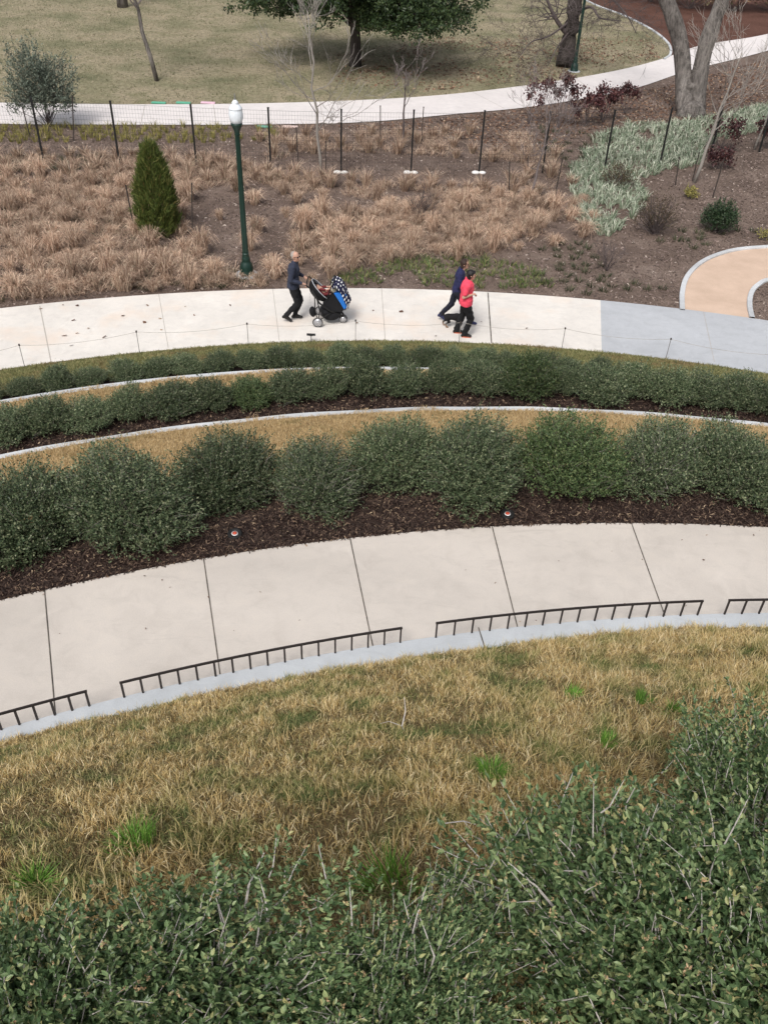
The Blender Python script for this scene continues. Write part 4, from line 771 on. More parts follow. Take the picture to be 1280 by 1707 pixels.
# oak
def oak():
    R = np.random.default_rng(51); b = at(592, 110, 0); t = thing('oak_tree', b, 'broad dark evergreen oak on the far lawn, crown cut by the top edge', 'tree'); A = Acc(); B = Acc(); tips = []
    A.tube([(0, 0, -.1), (.02, 0, .3), (0, 0, 1.2), (-.05, 0, 2.2), (0, 0, 3.2)], [.34, .26, .23, .22, .18], 12); link('trunk', A.mesh('trunk', M['bark_dark'], True), t); C = []
    for i in range(46):
        a = R.uniform(0, 2 * PI); z0 = R.uniform(1.5, 3.2); rr = R.uniform(.5, 1) ** .6 * 5.6 * (1 if math.cos(a) > -.2 or 1 else 1); e = np.array([math.cos(a) * rr, math.sin(a) * rr * .8, z0 + R.uniform(.1, 2.4) * (1.2 - rr / 8)])
        e[2] = max(e[2], 1.75 + .13 * rr + R.uniform(0, .5)) if i >= 20 else 1.55 + .12 * rr + R.uniform(0, .35)
        P = [np.array([0, 0, z0]), e * [.35, .35, 1] + [0, 0, .3 + R.normal(0, .1)], e * [.7, .7, 1] + [0, 0, .25], e]; P[1][2] = max(P[1][2], 2.1); P = spline(P, 8); B.tube(P, np.linspace(.09, .02, 8), 5, False)
        for j in range(2, 8):
            for _ in range(4): C.append(P[j] + R.normal(0, .42, 3) * [1, 1, .6])
    for i in range(90): a = R.uniform(0, 2 * PI); rr = math.sqrt(R.uniform()) * 5; C.append(np.array([math.cos(a) * rr, math.sin(a) * rr * .8, R.uniform(3, 5.6 - rr * .35)]))
    C = np.array(C); C = C[C[:, 2] > 1.55 + .08 * np.hypot(C[:, 0], C[:, 1])]; n = len(C); nl = 72; q = np.repeat(np.arange(n), nl); P = C[q] + R.normal(0, 1, (n * nl, 3)) * (R.uniform(.12, .24, n)[q])[:, None] * [1, 1, .75]
    V, Q, T = leaves(P, rdir(len(P), R) + [0, 0, -.2], .15 * R.uniform(.6, 1.2, len(P)), .085, R); link('crown', mesh_np('crown', V, [Q], M['oak']), t); link('limbs', B.mesh('limbs', M['bark_dark']), t)
oak()
# conifer
def conifer():
    R = np.random.default_rng(61); b = at(263, 402, 0); b.y += .35; H = 2.62; t = thing('cone_evergreen', b, 'dense cone shaped green evergreen standing among the dry grasses', 'tree'); n = 15000; z = R.beta(1.15, 1.5, n); a = R.uniform(0, 2 * PI, n)
    prof = np.interp(z, [0, .12, .3, .55, .8, .95, 1], [.42, .55, .56, .47, .31, .16, .05]); lum = 1 + .42 * (vnoise(a * 1.2, z * 7, .45, 62) - .5) + .10 * np.sin(a * 11 - z * 23); rr = prof * lum * (R.uniform(.25, 1, n) ** .3)
    P = np.stack([np.cos(a) * rr, np.sin(a) * rr, z * H * .95 + .05], -1); D = np.stack([np.cos(a) * .35, np.sin(a) * .35, np.ones(n)], -1) + R.normal(0, .36, (n, 3)); V, Q, T = leaves(P, D, .17 * R.uniform(.4, 1.5, n), .02, R)
    link('crown', mesh_np('crown', V, [Q], M['juniper']), t); A = Acc(); A.tube([(0, 0, -.05), (0, 0, 1.), (0, 0, 2.3)], [.06, .045, .01], 8); link('trunk', A.mesh('trunk', M['bark_dark']), t)
conifer()
def leafy(px, py, R, label, seed, leafm, stemm, n, L, Wd, name='shrub', lump=.2, per=8, seg=.2, back=.3, cat='shrub', main=20, bare=.1):
    p = at(px, py, 0); p.y += back; put_shrub(name, shrub_parts(seed, R, n, per, L, Wd, leafm, stemm, seg, lump=lump, stem_r=.004, main=main, bare=bare), p, label, cat)
leafy(75, 218, (1.15, .9, 2.75), 'loose grey green multi stemmed shrub behind the fence at upper left', 71, M['olive'], M['twig_dark'], 1500, .085, .042, 'large_shrub', .5, 10, .35, .5)
leafy(1198, 392, (.56, .5, .92), 'round dense dark green shrub near the gravel path', 72, M['darkball'], M['twig_dark'], 900, .05, .03, 'round_shrub', .05, 10, .14)
leafy(1093, 396, (.72, .6, 1.15), 'loose brown twiggy shrub beside the pale variegated plants', 73, M['brownbush'], M['twig_dark'], 480, .04, .022, 'brown_shrub', .2, 8, .22, main=60)
leafy(1028, 318, (.62, .5, .8), 'dark olive shrub in the middle of the pale variegated plants', 74, M['brownbush'], M['twig_dark'], 300, .045, .025, 'dark_shrub', .2, 8, .2, main=30)
leafy(1150, 332, (.25, .22, .36), 'tiny yellow green shrub at the foot of the leaning pale tree', 75, M['yellow_tuft'], M['twig_dark'], 120, .05, .03, 'small_shrub', .1, 8, .1, .1)
leafy(1274, 402, (.25, .22, .3), 'tiny yellow green plant at the right edge beside the gravel path', 76, M['yellow_tuft'], M['twig_dark'], 60, .05, .02, 'small_shrub', .1, 8, .1, .1)
def red_shrub(px, py, w, h, label, seed, nst=7):
    R = np.random.default_rng(seed); b = at(px, py, 0); t = thing('red_leaved_shrub', b, label, 'shrub', 'thin stemmed maroon shrubs'); A = Acc(); C = []
    for i in range(nst):
        e = np.array([R.uniform(-1, 1) * w, R.uniform(-.5, .5) * w, h * R.uniform(.7, 1.1)]); A.tube([(0, 0, 0), e * [.5, .5, .55] + R.normal(0, .05, 3), e], [.014, .009, .005], 4, False); C += [e + R.normal(0, .09, 3) for _ in range(4)]
    C = np.array(C); q_ = np.repeat(np.arange(len(C)), 26); P = C[q_] + R.normal(0, .085, (len(q_), 3)); V, Q, T = leaves(P, rdir(len(P), R) + [0, 0, -.5], .13 * R.uniform(.5, 1.2, len(P)), .07, R); link('stems', A.mesh('stems', M['twig_dark']), t); link('foliage', mesh_np('foliage', V, [Q], M['maroon']), t)
for a in [(880, 208, .4, 1.4, 'pair of maroon leaf clusters on thin stems against the far path, leftmost', 81, 4), (930, 215, .55, 1.75, 'tallest maroon leaved thin shrub in front of the far path', 82, 8), (975, 212, .5, 1.0, 'low maroon shrub left of the middle of the maroon group', 83, 7), (1003, 205, .55, 1.1, 'dark maroon shrub in the middle of the maroon group', 84, 8), (1040, 190, .5, 1.0, 'sparse maroon shrub nearest to the twin trunk tree', 85, 5), (1198, 250, .5, .9, 'maroon shrub beside the leaning pale tree', 86, 6), (1196, 282, .35, .6, 'small low maroon shrub right of the leaning pale tree', 87, 5), (1276, 248, .5, .8, 'maroon shrub at the right edge behind the variegated plants', 88, 7)]: red_shrub(*a)
# dark understory far right
for i, (px, py, lb) in enumerate([(1085, 5, 'dark low understory bush at the top edge, left of the dark group'), (1150, 16, 'dark bush behind the twin trunk tree at the top edge'), (1225, 20, 'dark bush at the top right, right of the twin trunk'), (1290, 20, 'dark bush in the top right corner')]):
    leafy(px, py, (2.6, 1.8, 2.6), lb, 91 + i, M['brownbush'], M['twig_dark'], 420, .16, .09, 'understory_bush', .25, 9, .5)

# ------------------------------------------------------------------ people, stroller, dog
M['skin'] = simple('skin', (.52, .30, .22), .55, var=.05); M['skin_tan'] = simple('skin_tan', (.46, .27, .19), .55, var=.05)
M['navy'] = simple('navy_cloth', (.030, .036, .062), .85, var=.2, sc=14); M['black_cloth'] = simple('black_cloth', (.007, .007, .009), .85, var=.25, sc=14)
M['navy_deep'] = simple('deep_navy_cloth', (.018, .020, .075), .8, var=.2, sc=14); M['denim'] = simple('dark_denim', (.011, .013, .026), .85, var=.25, sc=14)
M['pink'] = simple('coral_pink_cloth', (.86, .075, .13), .8, var=.08, sc=10); M['hair_grey'] = simple('grey_hair', (.35, .31, .28), .8, sc=60); M['hair_black'] = simple('black_hair', (.012, .010, .010), .5, sc=60)
M['hair_brown'] = simple('dark_brown_hair', (.035, .018, .013), .6, sc=60); M['shoe_black'] = simple('black_shoe', (.012, .011, .011), .5); M['orange'] = simple('orange_sole', (.62, .14, .07), .6); M['shoe_blue'] = simple('blue_shoe', (.03, .035, .10), .6)
M['eye'] = simple('dark_eye', (.02, .015, .01), .2); M['lip'] = simple('lip', (.38, .13, .11), .5); M['glass_black'] = simple('black_lens', (.01, .01, .012), .15)
def hand(A, w, d, side, curl=1.):
    """palm, four fingers of unequal length and a thumb; w wrist, d forearm direction, side = +1 left / -1 right; palm faces down-inward"""
    w = np.array(w, dtype=float); d = unit(np.array(d, dtype=float)); l = unit(np.cross(np.array([0, 0, 1.]), d)) * side; dn = -unit(np.cross(d, l) * side)
    if dn[2] > 0: dn = -dn
    pc = w + d * .05; Rm = np.stack([d, l, dn], 1); A.ball(pc, (.052, .038, .017), 10, Rm); A.cap(w - d * .02, pc, .024, .022, 8)
    for k, ln in enumerate((.066, .076, .070, .054)):
        o = (k - 1.5) * -.0195; b = w + d * .088 + l * o; m = b + (d * (1 - .3 * curl) + dn * .75 * curl) * ln * .45; e = m + (d * (.35 - .75 * curl) + dn * .95 * (.3 + curl)) * ln * .38; e2 = e + (-d * .8 * curl + d * .2 + dn * .25) * ln * .3
        A.cap(b - d * .02, m, .0095, .009, 7); A.cap(m, e, .009, .0082, 7); A.cap(e, e2, .0082, .007, 7)
    tb = w + d * .028 - l * .03; m = tb + (d * .6 - l * .55 + dn * .4) * .04; A.cap(tb, m, .0125, .011, 7); A.cap(m, m + (d * .75 + l * .1 + dn * .55) * .034, .0105, .008, 7)
def person(loc, rz, J, label, skin, top, bottom, hair, shoe, sole=None, short=False, glasses=False, build=1., flare=0., hairlen=0, bun=False, curl=1., vis=False, scale=1., cap_=False, bald=False):
    t = thing('person', loc, label, 'person', None, (0, 0, rz), scale); J = {k: np.array(v, dtype=float) for k, v in J.items()}; hd = J['head']; yaw = J.get('yaw', np.array(0.)).item(); Rh = np.array(Matrix.Rotation(yaw, 3, 'Z'))
    h = lambda x, y, z: hd + Rh @ np.array([x, y, z], dtype=float); bw = build
    def torso(A, g, low=True):
        p, c, n = J['pelvis'], J['chest'], J['neck']; A.ball(p, (.115 * bw * g, .165 * bw * g, .12 * g)); A.ball((p * .55 + c * .45), (.105 * bw * g, .145 * bw * g, .17 * g)); A.ball(c, (.115 * bw * g, .165 * g * bw ** .5, .19 * g))
        A.cap(J['shR'] * .8 + J['shL'] * .2, J['shL'] * .8 + J['shR'] * .2, .062 * g, .062 * g); A.cap(c + [0, 0, .08], n, .085 * g, .06 * g)
    A = Acc(); torso(A, .93); A.cap(J['neck'] - [0, 0, .05], h(-.01, 0, -.06), .056, .05); A.ball(h(-.005, 0, .02), (.094, .076, .10), 18, Rh); A.ball(h(.03, 0, -.055), (.058, .052, .058), 14, Rh)
    A.cap(h(.088, 0, .02), h(.108, 0, -.018), .009, .015, 8)
    for s in (-1, 1): A.ball(h(-.005, s * .078, -.005), (.022, .010, .032), 10, Rh); A.ball(h(.055, s * .035, -.02), (.03, .025, .025), 10, Rh)
    A.ball(h(.072, 0, -.062), (.022, .028, .014), 10, Rh)
    for s in 'RL':
        A.cap(J['sh' + s], J['el' + s], .05 * bw, .04, 10); A.cap(J['el' + s], J['wr' + s], .041, .027, 10); hand(A, J['wr' + s], J['wr' + s] - J['el' + s], 1 if s == 'L' else -1, curl)
        A.cap(J['hip' + s], J['kn' + s], .082 * bw, .056, 12); A.cap(J['kn' + s], J['an' + s], .057, .036, 12); A.cap(J['an' + s], J['toe' + s], .038, .028, 10)
    link('body', A.remesh('body', skin, .0072, 3), t)
    A = Acc(); torso(A, 1.12); c = J['chest']; p = J['pelvis']
    hem = p + [0, 0, -.06]; A.loft([p * .5 + c * .5, p + [0, 0, .03], hem], [.118 * bw, .128 * bw, .13 * bw], [.16 * bw, .178 * bw, .18 * bw], 18)
    for s in 'RL':
        if short: A.cap(J['sh' + s], J['sh' + s] * .3 + J['el' + s] * .7, .07 * bw, .066, 12)
        else: A.cap(J['sh' + s], J['el' + s], .068 * bw, .058, 12); A.cap(J['el' + s], J['el' + s] * .14 + J['wr' + s] * .86, .057, .042, 12)
    A.cap(J['chest'] + [0, 0, .1], J['neck'] + [0, 0, .0], .09, .066)
    me = A.remesh('shirt', top, .0095, 12); wrinkle(me, .006); link('shirt' if short else 'jacket', me, t)
    A = Acc(); A.ball(p + [0, 0, -.02], (.122 * bw, .168 * bw, .125))
    for s in 'RL':
        A.cap(J['hip' + s], J['kn' + s], .098 * bw, .075, 12); kn, an = J['kn' + s], J['an' + s]; A.cap(kn, an * .92 + kn * .08, .075, .055 + flare * .8, 12); A.cap(an * .8 + kn * .2, an + unit(kn - an) * .015, .058 + flare * .6, .060 + flare, 12)
    me = A.remesh('trousers', bottom, .0095, 4); wrinkle(me, .008); link('trousers', me, t)
    for s in 'RL':
        an, to = J['an' + s], J['toe' + s]; d = unit(to - an); f = np.array([d[0], d[1], 0]) / (math.hypot(d[0], d[1]) + 1e-6); heel = J.get('heel' + s, an + [-.05, 0, -.055]); A = Acc(); A.cap(heel + [.01, 0, .01], to, .036, .032, 12); A.cap(heel, an, .038, .045, 12); A.cap(an, to, .044, .03, 12); A.ball(to, (.045, .045, .028))
        sh = link('shoe', A.remesh('shoe', shoe, .008, 3), t)
        if sole:
            A = Acc(); hb = heel + [-.01, 0, -.03]; tb = to + [.03, 0, -.028]; A.tube([hb, (hb + tb) / 2, tb], [.022, .027, .02], 10); me = A.mesh('sole', sole, True); link('sole', me, sh)
    # hair
    A = Acc(); n = 20
    if cap_ or True:
        A.ball(h(-.022 - (.022 if bald else 0), 0, .038 - (.010 if bald else 0)), (.088, .082, .090) if not hairlen else (.094, .09, .096), n, Rh); A.ball(h(-.05, 0, -.01), (.056, .074, .075), n, Rh)
        if hairlen: A.ball(h(-.045, 0, -.045), (.056, .078, .06), n, Rh); [A.ball(h(-.008, s * .068, .0), (.040, .018, .05), 10, Rh) for s in (-1, 1)]
        if bun: A.ball(h(-.115, 0, .065), (.045, .045, .045), 12, Rh); A.cap(h(-.12, 0, .04), h(-.15, 0, -.05), .03, .012, 8)
        if vis: A.ball(h(.03, 0, .075), (.07, .075, .035), 12, Rh)
    me = A.remesh('hair', hair, .007, 2); wrinkle(me, .006, 40); link('hair', me, t)
    A = Acc()
    for s in (-1, 1): A.ball(h(.080, s * .031, .012), (.010, .014, .008), 8, Rh)
    link('eyes', A.mesh('eyes', M['eye'], True), t); A = Acc(); A.ball(h(.091, 0, -.058), (.008, .022, .006), 8, Rh); link('mouth', A.mesh('mouth', M['lip'], True), t)
    if glasses:
        A = Acc()
        for s in (-1, 1): A.ball(h(.094, s * .034, .012), (.010, .027, .019), 10, Rh); A.tube([h(.09, s * .055, .018), h(.0, s * .084, .012)], .004, 5)
        A.tube([h(.1, -.015, .018), h(.1, .015, .018)], .004, 5); link('sunglasses', A.mesh('sunglasses', M['glass_black'], True), t)
    return t
def wrinkle(me, amp, f=16.):
    n = len(me.vertices); co = np.empty(n * 3, np.float32); me.vertices.foreach_get('co', co); co = co.reshape(-1, 3); no = np.empty(n * 3, np.float32); me.vertices.foreach_get('normal', no); no = no.reshape(-1, 3)
    w = np.sin(co[:, 2] * f * 2.1 + 3 * np.sin(co[:, 0] * f) + 2 * np.sin(co[:, 1] * f * .8)) * .5 + np.sin(co[:, 2] * f * 4.3 + co[:, 1] * f * 3 + 2 * np.sin(co[:, 0] * f * 2)) * .3
    co = co + no * (w * amp)[:, None]; me.vertices.foreach_set('co', co.astype(np.float32).ravel()); me.update()
pm = at(491, 534, .03)
person(pm, 0., dict(pelvis=(0, 0, .93), chest=(.02, 0, 1.27), neck=(.04, 0, 1.47), head=(.075, 0, 1.61), yaw=-.55, shR=(.02, -.19, 1.41), shL=(.04, .19, 1.41), elR=(-.03, -.25, 1.13), elL=(.03, .25, 1.13), wrR=(.24, -.19, 1.045), wrL=(.24, .2, 1.045),
       hipR=(0, -.09, .9), hipL=(0, .09, .9), knR=(.10, -.10, .50), knL=(.15, .09, .49), anR=(-.19, -.10, .17), anL=(.0, .10, .10), toeR=(-.08, -.10, .045), toeL=(.15, .11, .045), heelR=(-.25, -.10, .13)),
       'grey haired man in a navy jacket and sunglasses pushing a stroller along the lower path', M['skin'], M['navy'], M['black_cloth'], M['hair_grey'], M['shoe_black'], glasses=True, build=1.14, curl=1.05, bald=True)
pn = at(757, 538, .03)
person(pn, 0., dict(pelvis=(0, 0, .87), chest=(.04, 0, 1.19), neck=(.07, 0, 1.37), head=(.12, 0, 1.50), yaw=-.1, shR=(.03, -.17, 1.32), shL=(.06, .17, 1.32), elR=(.03, -.22, 1.06), elL=(.05, .22, 1.06), wrR=(.26, -.16, 1.10), wrL=(.24, .18, 1.05),
       hipR=(0, -.09, .84), hipL=(0, .09, .84), knR=(.24, -.09, .48), knL=(-.10, .09, .45), anR=(.36, -.09, .10), anL=(-.33, .10, .17), toeR=(.50, -.09, .05), toeL=(-.24, .10, .045), heelL=(-.38, .10, .13)),
       'woman in dark navy top and trousers striding behind the woman in pink', M['skin_tan'], M['navy_deep'], M['denim'], M['hair_brown'], M['shoe_blue'], glasses=True, build=.98, hairlen=1, curl=.9)
pp = at(771, 559, .03)
person(pp, 0., dict(pelvis=(0, 0, .88), chest=(.0, 0, 1.21), neck=(.02, 0, 1.39), head=(.06, 0, 1.52), yaw=.08, shR=(-.01, -.18, 1.33), shL=(.02, .18, 1.33), elR=(-.08, -.24, 1.08), elL=(-.04, .23, 1.08), wrR=(.10, -.17, 1.12), wrL=(.09, .16, 1.13),
       hipR=(0, -.09, .85), hipL=(0, .09, .85), knR=(.15, -.09, .49), knL=(-.04, .09, .46), anR=(.03, -.09, .10), anL=(-.15, .10, .10), toeR=(.16, -.10, .045), toeL=(-.02, .10, .045)),
       'woman in a bright coral pink t-shirt and black trousers walking on the lower path', M['skin'], M['pink'], M['black_cloth'], M['hair_black'], M['shoe_black'], M['orange'], short=True, build=1.24, flare=.016, hairlen=1, bun=False, vis=True, curl=1.1)
# stroller
sl = pm + Vector((.355, .0, 0)); st = thing('stroller', sl, 'black three wheeled stroller with blue panel pushed by the man in navy', 'stroller')
M['tyre'] = simple('tyre', (.03, .03, .03), .8); M['rim'] = simple('grey_rim', (.5, .5, .52), .35, .6); M['blue'] = simple('blue_fabric', (.02, .18, .62), .7); M['white_cloth'] = simple('white_cloth', (.5, .52, .56), .8); M['cream'] = simple('cream_cloth', (.6, .55, .42), .8); M['grey_cloth'] = simple('grey_cloth', (.12, .125, .14), .85)
bl = M['black_cloth']; fr = M['black_metal']
A = Acc(); A.tube(spline([(.10, -.26, .92), (.02, -.26, 1.0), (-.02, -.22, 1.02), (-.02, .22, 1.02), (.02, .26, 1.0), (.10, .26, .92)], 24), .015, 8); link('handlebar', A.mesh('handlebar', fr, True), st)
A = Acc()
for s in (-1, 1):
    A.tube([(.10, s * .26, .92), (.28, s * .26, .60), (.50, s * .24, .42), (.76, s * .1, .24), (.82, s * .04, .20)], .022, 8); A.tube([(.17, s * .26, .80), (.17, s * .27, .45), (.235, s * .28, .13)], .013, 8); A.tube([(.235, s * .28, .14), (.45, s * .26, .30), (.60, s * .2, .36)], .012, 8)
A.tube([(.235, -.29, .125), (.235, .29, .125)], .012, 8); A.tube([(.82, -.05, .2), (.82, .05, .2)], .02, 8); A.tube([(.82, 0, .2), (.82, 0, .12)], .02, 8); link('frame', A.mesh('frame', fr, True), st)
def wheel(c, r, w):
    A = Acc(); a = np.linspace(0, 2 * PI, 33)[:-1]; P = [(math.cos(x) * (r - w * .6), 0, math.sin(x) * (r - w * .6)) for x in a]; P.append(P[0]); P.append(P[1]); A.tube(P, w * .6, 8, False); o = link('wheel', A.mesh('wheel', M['tyre'], True), st, c)
    A = Acc(); P = [(math.cos(x) * (r - w * 1.45), 0, math.sin(x) * (r - w * 1.45)) for x in a]; P.append(P[0]); P.append(P[1]); A.tube(P, w * .45, 6, False)
    for k in range(6): A.tube([(0, 0, 0), (math.cos(k * PI / 3) * (r - w * 1.4), 0, math.sin(k * PI / 3) * (r - w * 1.4))], .007, 5)
    A.tube([(0, -.006, 0), (0, .006, 0)], r - w * 1.6, 24); A.tube([(0, -.02, 0), (0, .02, 0)], .02, 10); link('rim', A.mesh('rim', M['rim'], True), o)
for s in (-1, 1): wheel((.235, s * .31, .125), .125, .022)
for s in (-1, 1): wheel((.82, s * .045, .095), .095, .018)
def bowl(a, b, dep, c, u, nrm, mat, nm, k=28, m=9, parent=st):
    u = unit(np.array(u, dtype=float)); nrm = unit(np.array(nrm, dtype=float)); v = np.cross(nrm, u); th = np.linspace(0, PI / 2 - .02, m); x = np.arange(k) * 2 * PI / k; V = []
    for q_ in th: V.append(np.array(c) + (np.cos(x) * a)[:, None] * u * math.cos(q_) + (np.sin(x) * b)[:, None] * v * math.cos(q_) - nrm * dep * math.sin(q_))
    j = np.arange(k)[None]; i = np.arange(m - 1)[:, None] * k; j2 = (j + 1) % k; A = Acc(); A.add(np.vstack(V), np.stack([i + j, i + k + j, i + k + j2, i + j2], -1).reshape(-1, 4)); return link(nm, A.mesh(nm, mat, True), parent)
u = (.60, 0, -.66); nn = (.66, 0, .60); cc = (.30, 0, .83)
bowl(.32, .21, .25, cc, u, nn, bl, 'seat_shell'); bowl(.29, .185, .16, cc, u, nn, M['grey_cloth'], 'seat_liner')
A = Acc(); a = np.linspace(0, 2 * PI, 41); uu = unit(np.array(u)); n2 = unit(np.array(nn)); v = np.cross(n2, uu); A.tube([np.array(cc) + math.cos(x) * .315 * uu + math.sin(x) * .208 * v + n2 * .004 for x in a], .009, 8, False); link('piping', A.mesh('piping', M['white_cloth'], True), st)
A = Acc(); A.tube([np.array(cc) + math.cos(x) * .245 * uu + math.sin(x) * .15 * v - n2 * .03 for x in np.linspace(PI * .62, PI * 1.38, 16)], .018, 8); link('head_cushion', A.mesh('head_cushion', bl, True), st)
A = Acc(); A.ball((.53, 0, .24), (.25, .23, .17), 18); A.ball((.42, 0, .32), (.16, .23, .13), 14); link('basket', A.remesh('basket', bl, .012, 4), st)
A = Acc(); A.tube(spline([(.45, -.21, .66), (.50, -.22, .86), (.60, -.2, 1.10), (.62, 0, 1.13), (.60, .2, 1.10), (.50, .22, .86), (.45, .21, .66)], 26), .014, 8); link('carry_handle', A.mesh('carry_handle', fr, True), st)
def prism(pts, y0, y1, mat, nm, parent=st, vox=.012):
    n = len(pts); V = [(x, y0, z) for x, z in pts] + [(x, y1, z) for x, z in pts]; me = bpy.data.meshes.new(nm); me.from_pydata(V, [], [tuple(range(n)), tuple(range(2 * n - 1, n - 1, -1))] + [(i, i + n, (i + 1) % n + n, (i + 1) % n) for i in range(n)]); me.update(); me.materials.append(mat)
    import bmesh as bmh
    b = bmh.new(); b.from_mesh(me); bmh.ops.recalc_face_normals(b, faces=b.faces); bmh.ops.bevel(b, geom=b.edges[:], offset=.018, segments=2, affect='EDGES'); b.to_mesh(me); b.free(); return link(nm, me, parent)
prism([(.60, .84), (.90, .82), (.91, .46), (.84, .42)], -.19, .19, M['blue'], 'blue_panel'); prism([(.34, .56), (.60, .84), (.84, .46), (.82, .36), (.44, .34)], -.2, .2, bl, 'lower_seat'); prism([(.66, .43), (.90, .44), (.91, .40), (.70, .36)], -.17, .17, M['grey_cloth'], 'foot_rest')
A = Acc(); A.ball((.61, -.03, .90), (.09, .14, .13), 14); link('seat_pad', A.mesh('seat_pad', M['cream'], True), st)
# baby
A = Acc(); bb = sl + Vector((0, 0, 0)); t = thing('person', bb, 'baby in a red top lying in the stroller seat, one arm out', 'person'); hc = np.array([.20, 0, .87]); A.ball(hc, (.075, .065, .078), 14); A.cap((.27, 0, .86), (.40, 0, .74), .05, .06); A.ball(hc + [.06, 0, .035], (.014, .012, .012), 8)
for s in (-1, 1): A.cap((.30, s * .06, .86), (.42, s * .09, .86), .024, .02); A.cap((.42, s * .09, .86), (.50, s * .06, .88), .02, .016); hand(A, (.50, s * .06, .88), (.4, 0, .1), s, .6); A.cap((.40, s * .05, .74), (.50, s * .07, .76), .035, .028); A.cap((.50, s * .07, .76), (.58, s * .07, .70), .027, .02); A.ball((.60, s * .07, .70), (.025, .018, .03), 8); A.ball(hc + [0, s * .064, 0], (.012, .008, .016), 6)
link('body', A.remesh('body', M['skin'], .0065, 2), t); M['red'] = simple('red_cloth', (.14, .018, .022), .8); A = Acc(); A.cap((.25, 0, .83), (.38, 0, .72), .055, .06)
for s in (-1, 1): A.cap((.30, s * .06, .86), (.40, s * .088, .86), .034, .028); A.cap((.40, s * .05, .74), (.49, s * .07, .76), .045, .036)
link('romper', A.remesh('romper', M['red'], .008, 3), t); A = Acc(); A.ball(hc + [-.02, 0, .012], (.072, .069, .072), 12); link('hair', A.remesh('hair', M['hair_brown'], .008, 2), t); A = Acc()
for s in (-1, 1): A.ball(hc + [.066, s * .025, .03], .008, 6)
link('eyes', A.mesh('eyes', M['eye'], True), t)
# dotted blanket
m, nt, b = newmat('dotted_blanket', .85); co = nt.nodes.new('ShaderNodeTexCoord').outputs['UV']; v = nt.nodes.new('ShaderNodeTexVoronoi'); v.inputs['Scale'].default_value = 1.; v.inputs['Randomness'].default_value = .25; nt.links.new(co, v.inputs['Vector'])
nt.links.new(ramp(nt, v.outputs['Distance'], [(0, (.75,) * 3), (.25, (.75,) * 3), (.31, (.012, .014, .045))]), b.inputs['Base Color'])
prof = spline([(.57, 1.08), (.66, 1.125), (.78, 1.06), (.87, .92), (.93, .76), (1.0, .60)], 22); V = []; uv = []
for i, (x, z) in enumerate(prof):
    for j in range(17):
        y = (j / 16 - .5) * 2; V.append((x - .05 * y * y * (i > 4) + .012 * math.sin(j * 1.7 + i * .4), y * (.25 + .012 * math.sin(i * .9)), z - .13 * abs(y) ** 3 + .014 * math.sin(j * 1.1 + i * .25))); uv.append((i * .036 / .075, j * .03 / .075))
i = np.arange(21)[:, None] * 17; j = np.arange(16)[None]; Q = np.stack([i + j, i + j + 1, i + 18 + j, i + 17 + j], -1).reshape(-1, 4); me = mesh_np('blanket', V, [Q], m, smooth=True); ul = me.uv_layers.new(name='UVMap'); li = np.empty(len(me.loops), np.int32); me.loops.foreach_get('vertex_index', li); ul.data.foreach_set('uv', np.array(uv, dtype=np.float32)[li].ravel())
o = link('blanket', me, None, sl, label='navy blanket with white dots draped over the front of the stroller', category='blanket'); s_ = o.modifiers.new('s', 'SOLIDIFY'); s_.thickness = .008
A = Acc(); A.ball((.10, -.2, .36), (.075, .09, .12), 14); A.ball((.12, -.2, .30), (.07, .085, .08), 12); A.tube([(.08, -.2, .45), (.05, -.23, .7), (.06, -.26, .96)], .006, 5); link('hanging_bag', A.remesh('hanging_bag', bl, .009, 3), None, sl, label='small black bag hanging behind the stroller above the rear wheels', category='bag')
# dog
M['dog'], nt, b = newmat('dog_fur', .9); co = nt.nodes.new('ShaderNodeTexCoord').outputs['Object']; sp = nt.nodes.new('ShaderNodeSeparateXYZ'); nt.links.new(co, sp.inputs[0]); f = noise(nt, co, 40, 3); ad = nt.nodes.new('ShaderNodeMath'); ad.operation = 'MULTIPLY_ADD'; nt.links.new(f, ad.inputs[0]); ad.inputs[1].default_value = .08; nt.links.new(sp.outputs[2], ad.inputs[2])
nt.links.new(ramp(nt, ad.outputs[0], [(.0, (.30, .17, .10)), (.10, (.24, .15, .10)), (.15, (.012, .011, .012)), (1, (.016, .016, .02))]), b.inputs['Base Color'])
A = Acc(); A.ball((.07, 0, .235), (.12, .075, .085), 14); A.ball((-.10, 0, .235), (.11, .065, .072), 14); A.cap((-.12, 0, .235), (.08, 0, .24), .066, .072); A.cap((.13, 0, .26), (.22, 0, .35), .05, .042); A.ball((.245, 0, .365), (.055, .045, .045), 12); A.cap((.27, 0, .355), (.325, 0, .34), .028, .02); A.cap((-.20, 0, .27), (-.27, 0, .36), .018, .01)
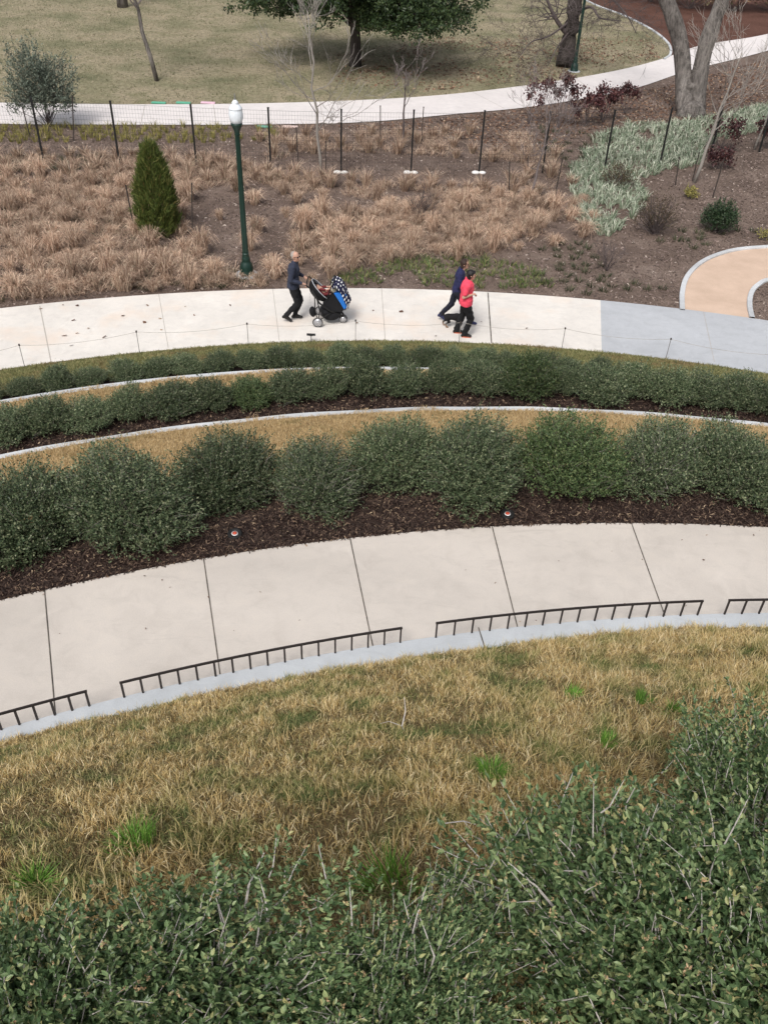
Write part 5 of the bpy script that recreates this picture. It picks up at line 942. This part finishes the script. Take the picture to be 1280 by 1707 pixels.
for s in (-1, 1):
    A.cap((.23, s * .03, .40), (.225, s * .045, .435), .018, .008); sw = .03 * s
    A.cap((.11, s * .05, .21), (.10 + sw, s * .052, .12), .036, .022); A.cap((.10 + sw, s * .052, .12), (.115 + sw, s * .052, .035), .021, .016); A.ball((.13 + sw, s * .052, .02), (.03, .02, .018), 8)
    A.cap((-.15, s * .045, .22), (-.11 - sw, s * .05, .14), .045, .028); A.cap((-.11 - sw, s * .05, .14), (-.18 - sw, s * .05, .09), .024, .017); A.cap((-.18 - sw, s * .05, .09), (-.17 - sw, s * .05, .03), .016, .015); A.ball((-.15 - sw, s * .05, .02), (.03, .02, .018), 8)
dg = thing('dog', at(754, 545, .03), 'small black and tan dog trotting behind the woman in pink', 'dog', None, None, 1.12); me = A.remesh('body', M['dog'], .008, 2); wrinkle(me, .004, 60); link('body', me, dg)
A = Acc(); A.ball((.34, 0, .345), (.01, .012, .009), 8); link('nose', A.mesh('nose', M['eye'], True), dg); A = Acc(); [A.ball((.285, s * .028, .378), .007, 6) for s in (-1, 1)]; link('eyes', A.mesh('eyes', M['eye'], True), dg)
A = Acc(); A.tube([(.18 + .035 * math.cos(a) * .6, .045 * math.cos(a), .30 + .045 * math.sin(a)) for a in np.linspace(0, 2 * PI, 17)], .008, 6, False); link('collar', A.mesh('collar', M['red'], True), dg)
a = dg.location + Vector((.16, 0, .33)); c = pn + Vector((.36, -.14, 1.07)); A = Acc(); A.tube(spline([tuple(a), tuple(a.lerp(c, .3) - Vector((0, 0, .12))), tuple(a.lerp(c, .7) - Vector((0, 0, .06))), tuple(c)], 14), .004, 5); link('dog_leash', A.mesh('dog_leash', bl), label='thin dark leash from the dog to the woman in navy', category='leash')
# leaves lying on the concrete
xy = np.array([tuple(at(rng.uniform(20, 980), rng.uniform(505, 580), .03))[:2] for _ in range(26)]); xy = xy[(xy[:, 1] > f_path_near(xy[:, 0]) + .1) & (xy[:, 1] < f_path_far(xy[:, 0]) - .1)]
stuff('fallen_leaves', chips('fallen_leaves', xy, .09, .06, M['litter'], lambda x, y: 0 * x + .035, tilt=.2), 'few small brown leaves lying on the lower path', 'leaves')
xy = band_xy(f_wi, f_wo, 36, -4.5, 6); stuff('fallen_leaves', chips('fallen_leaves', xy, .022, .012, M['litter'], tilt=.2), 'tiny leaf crumbs on the walkway slabs', 'leaves')
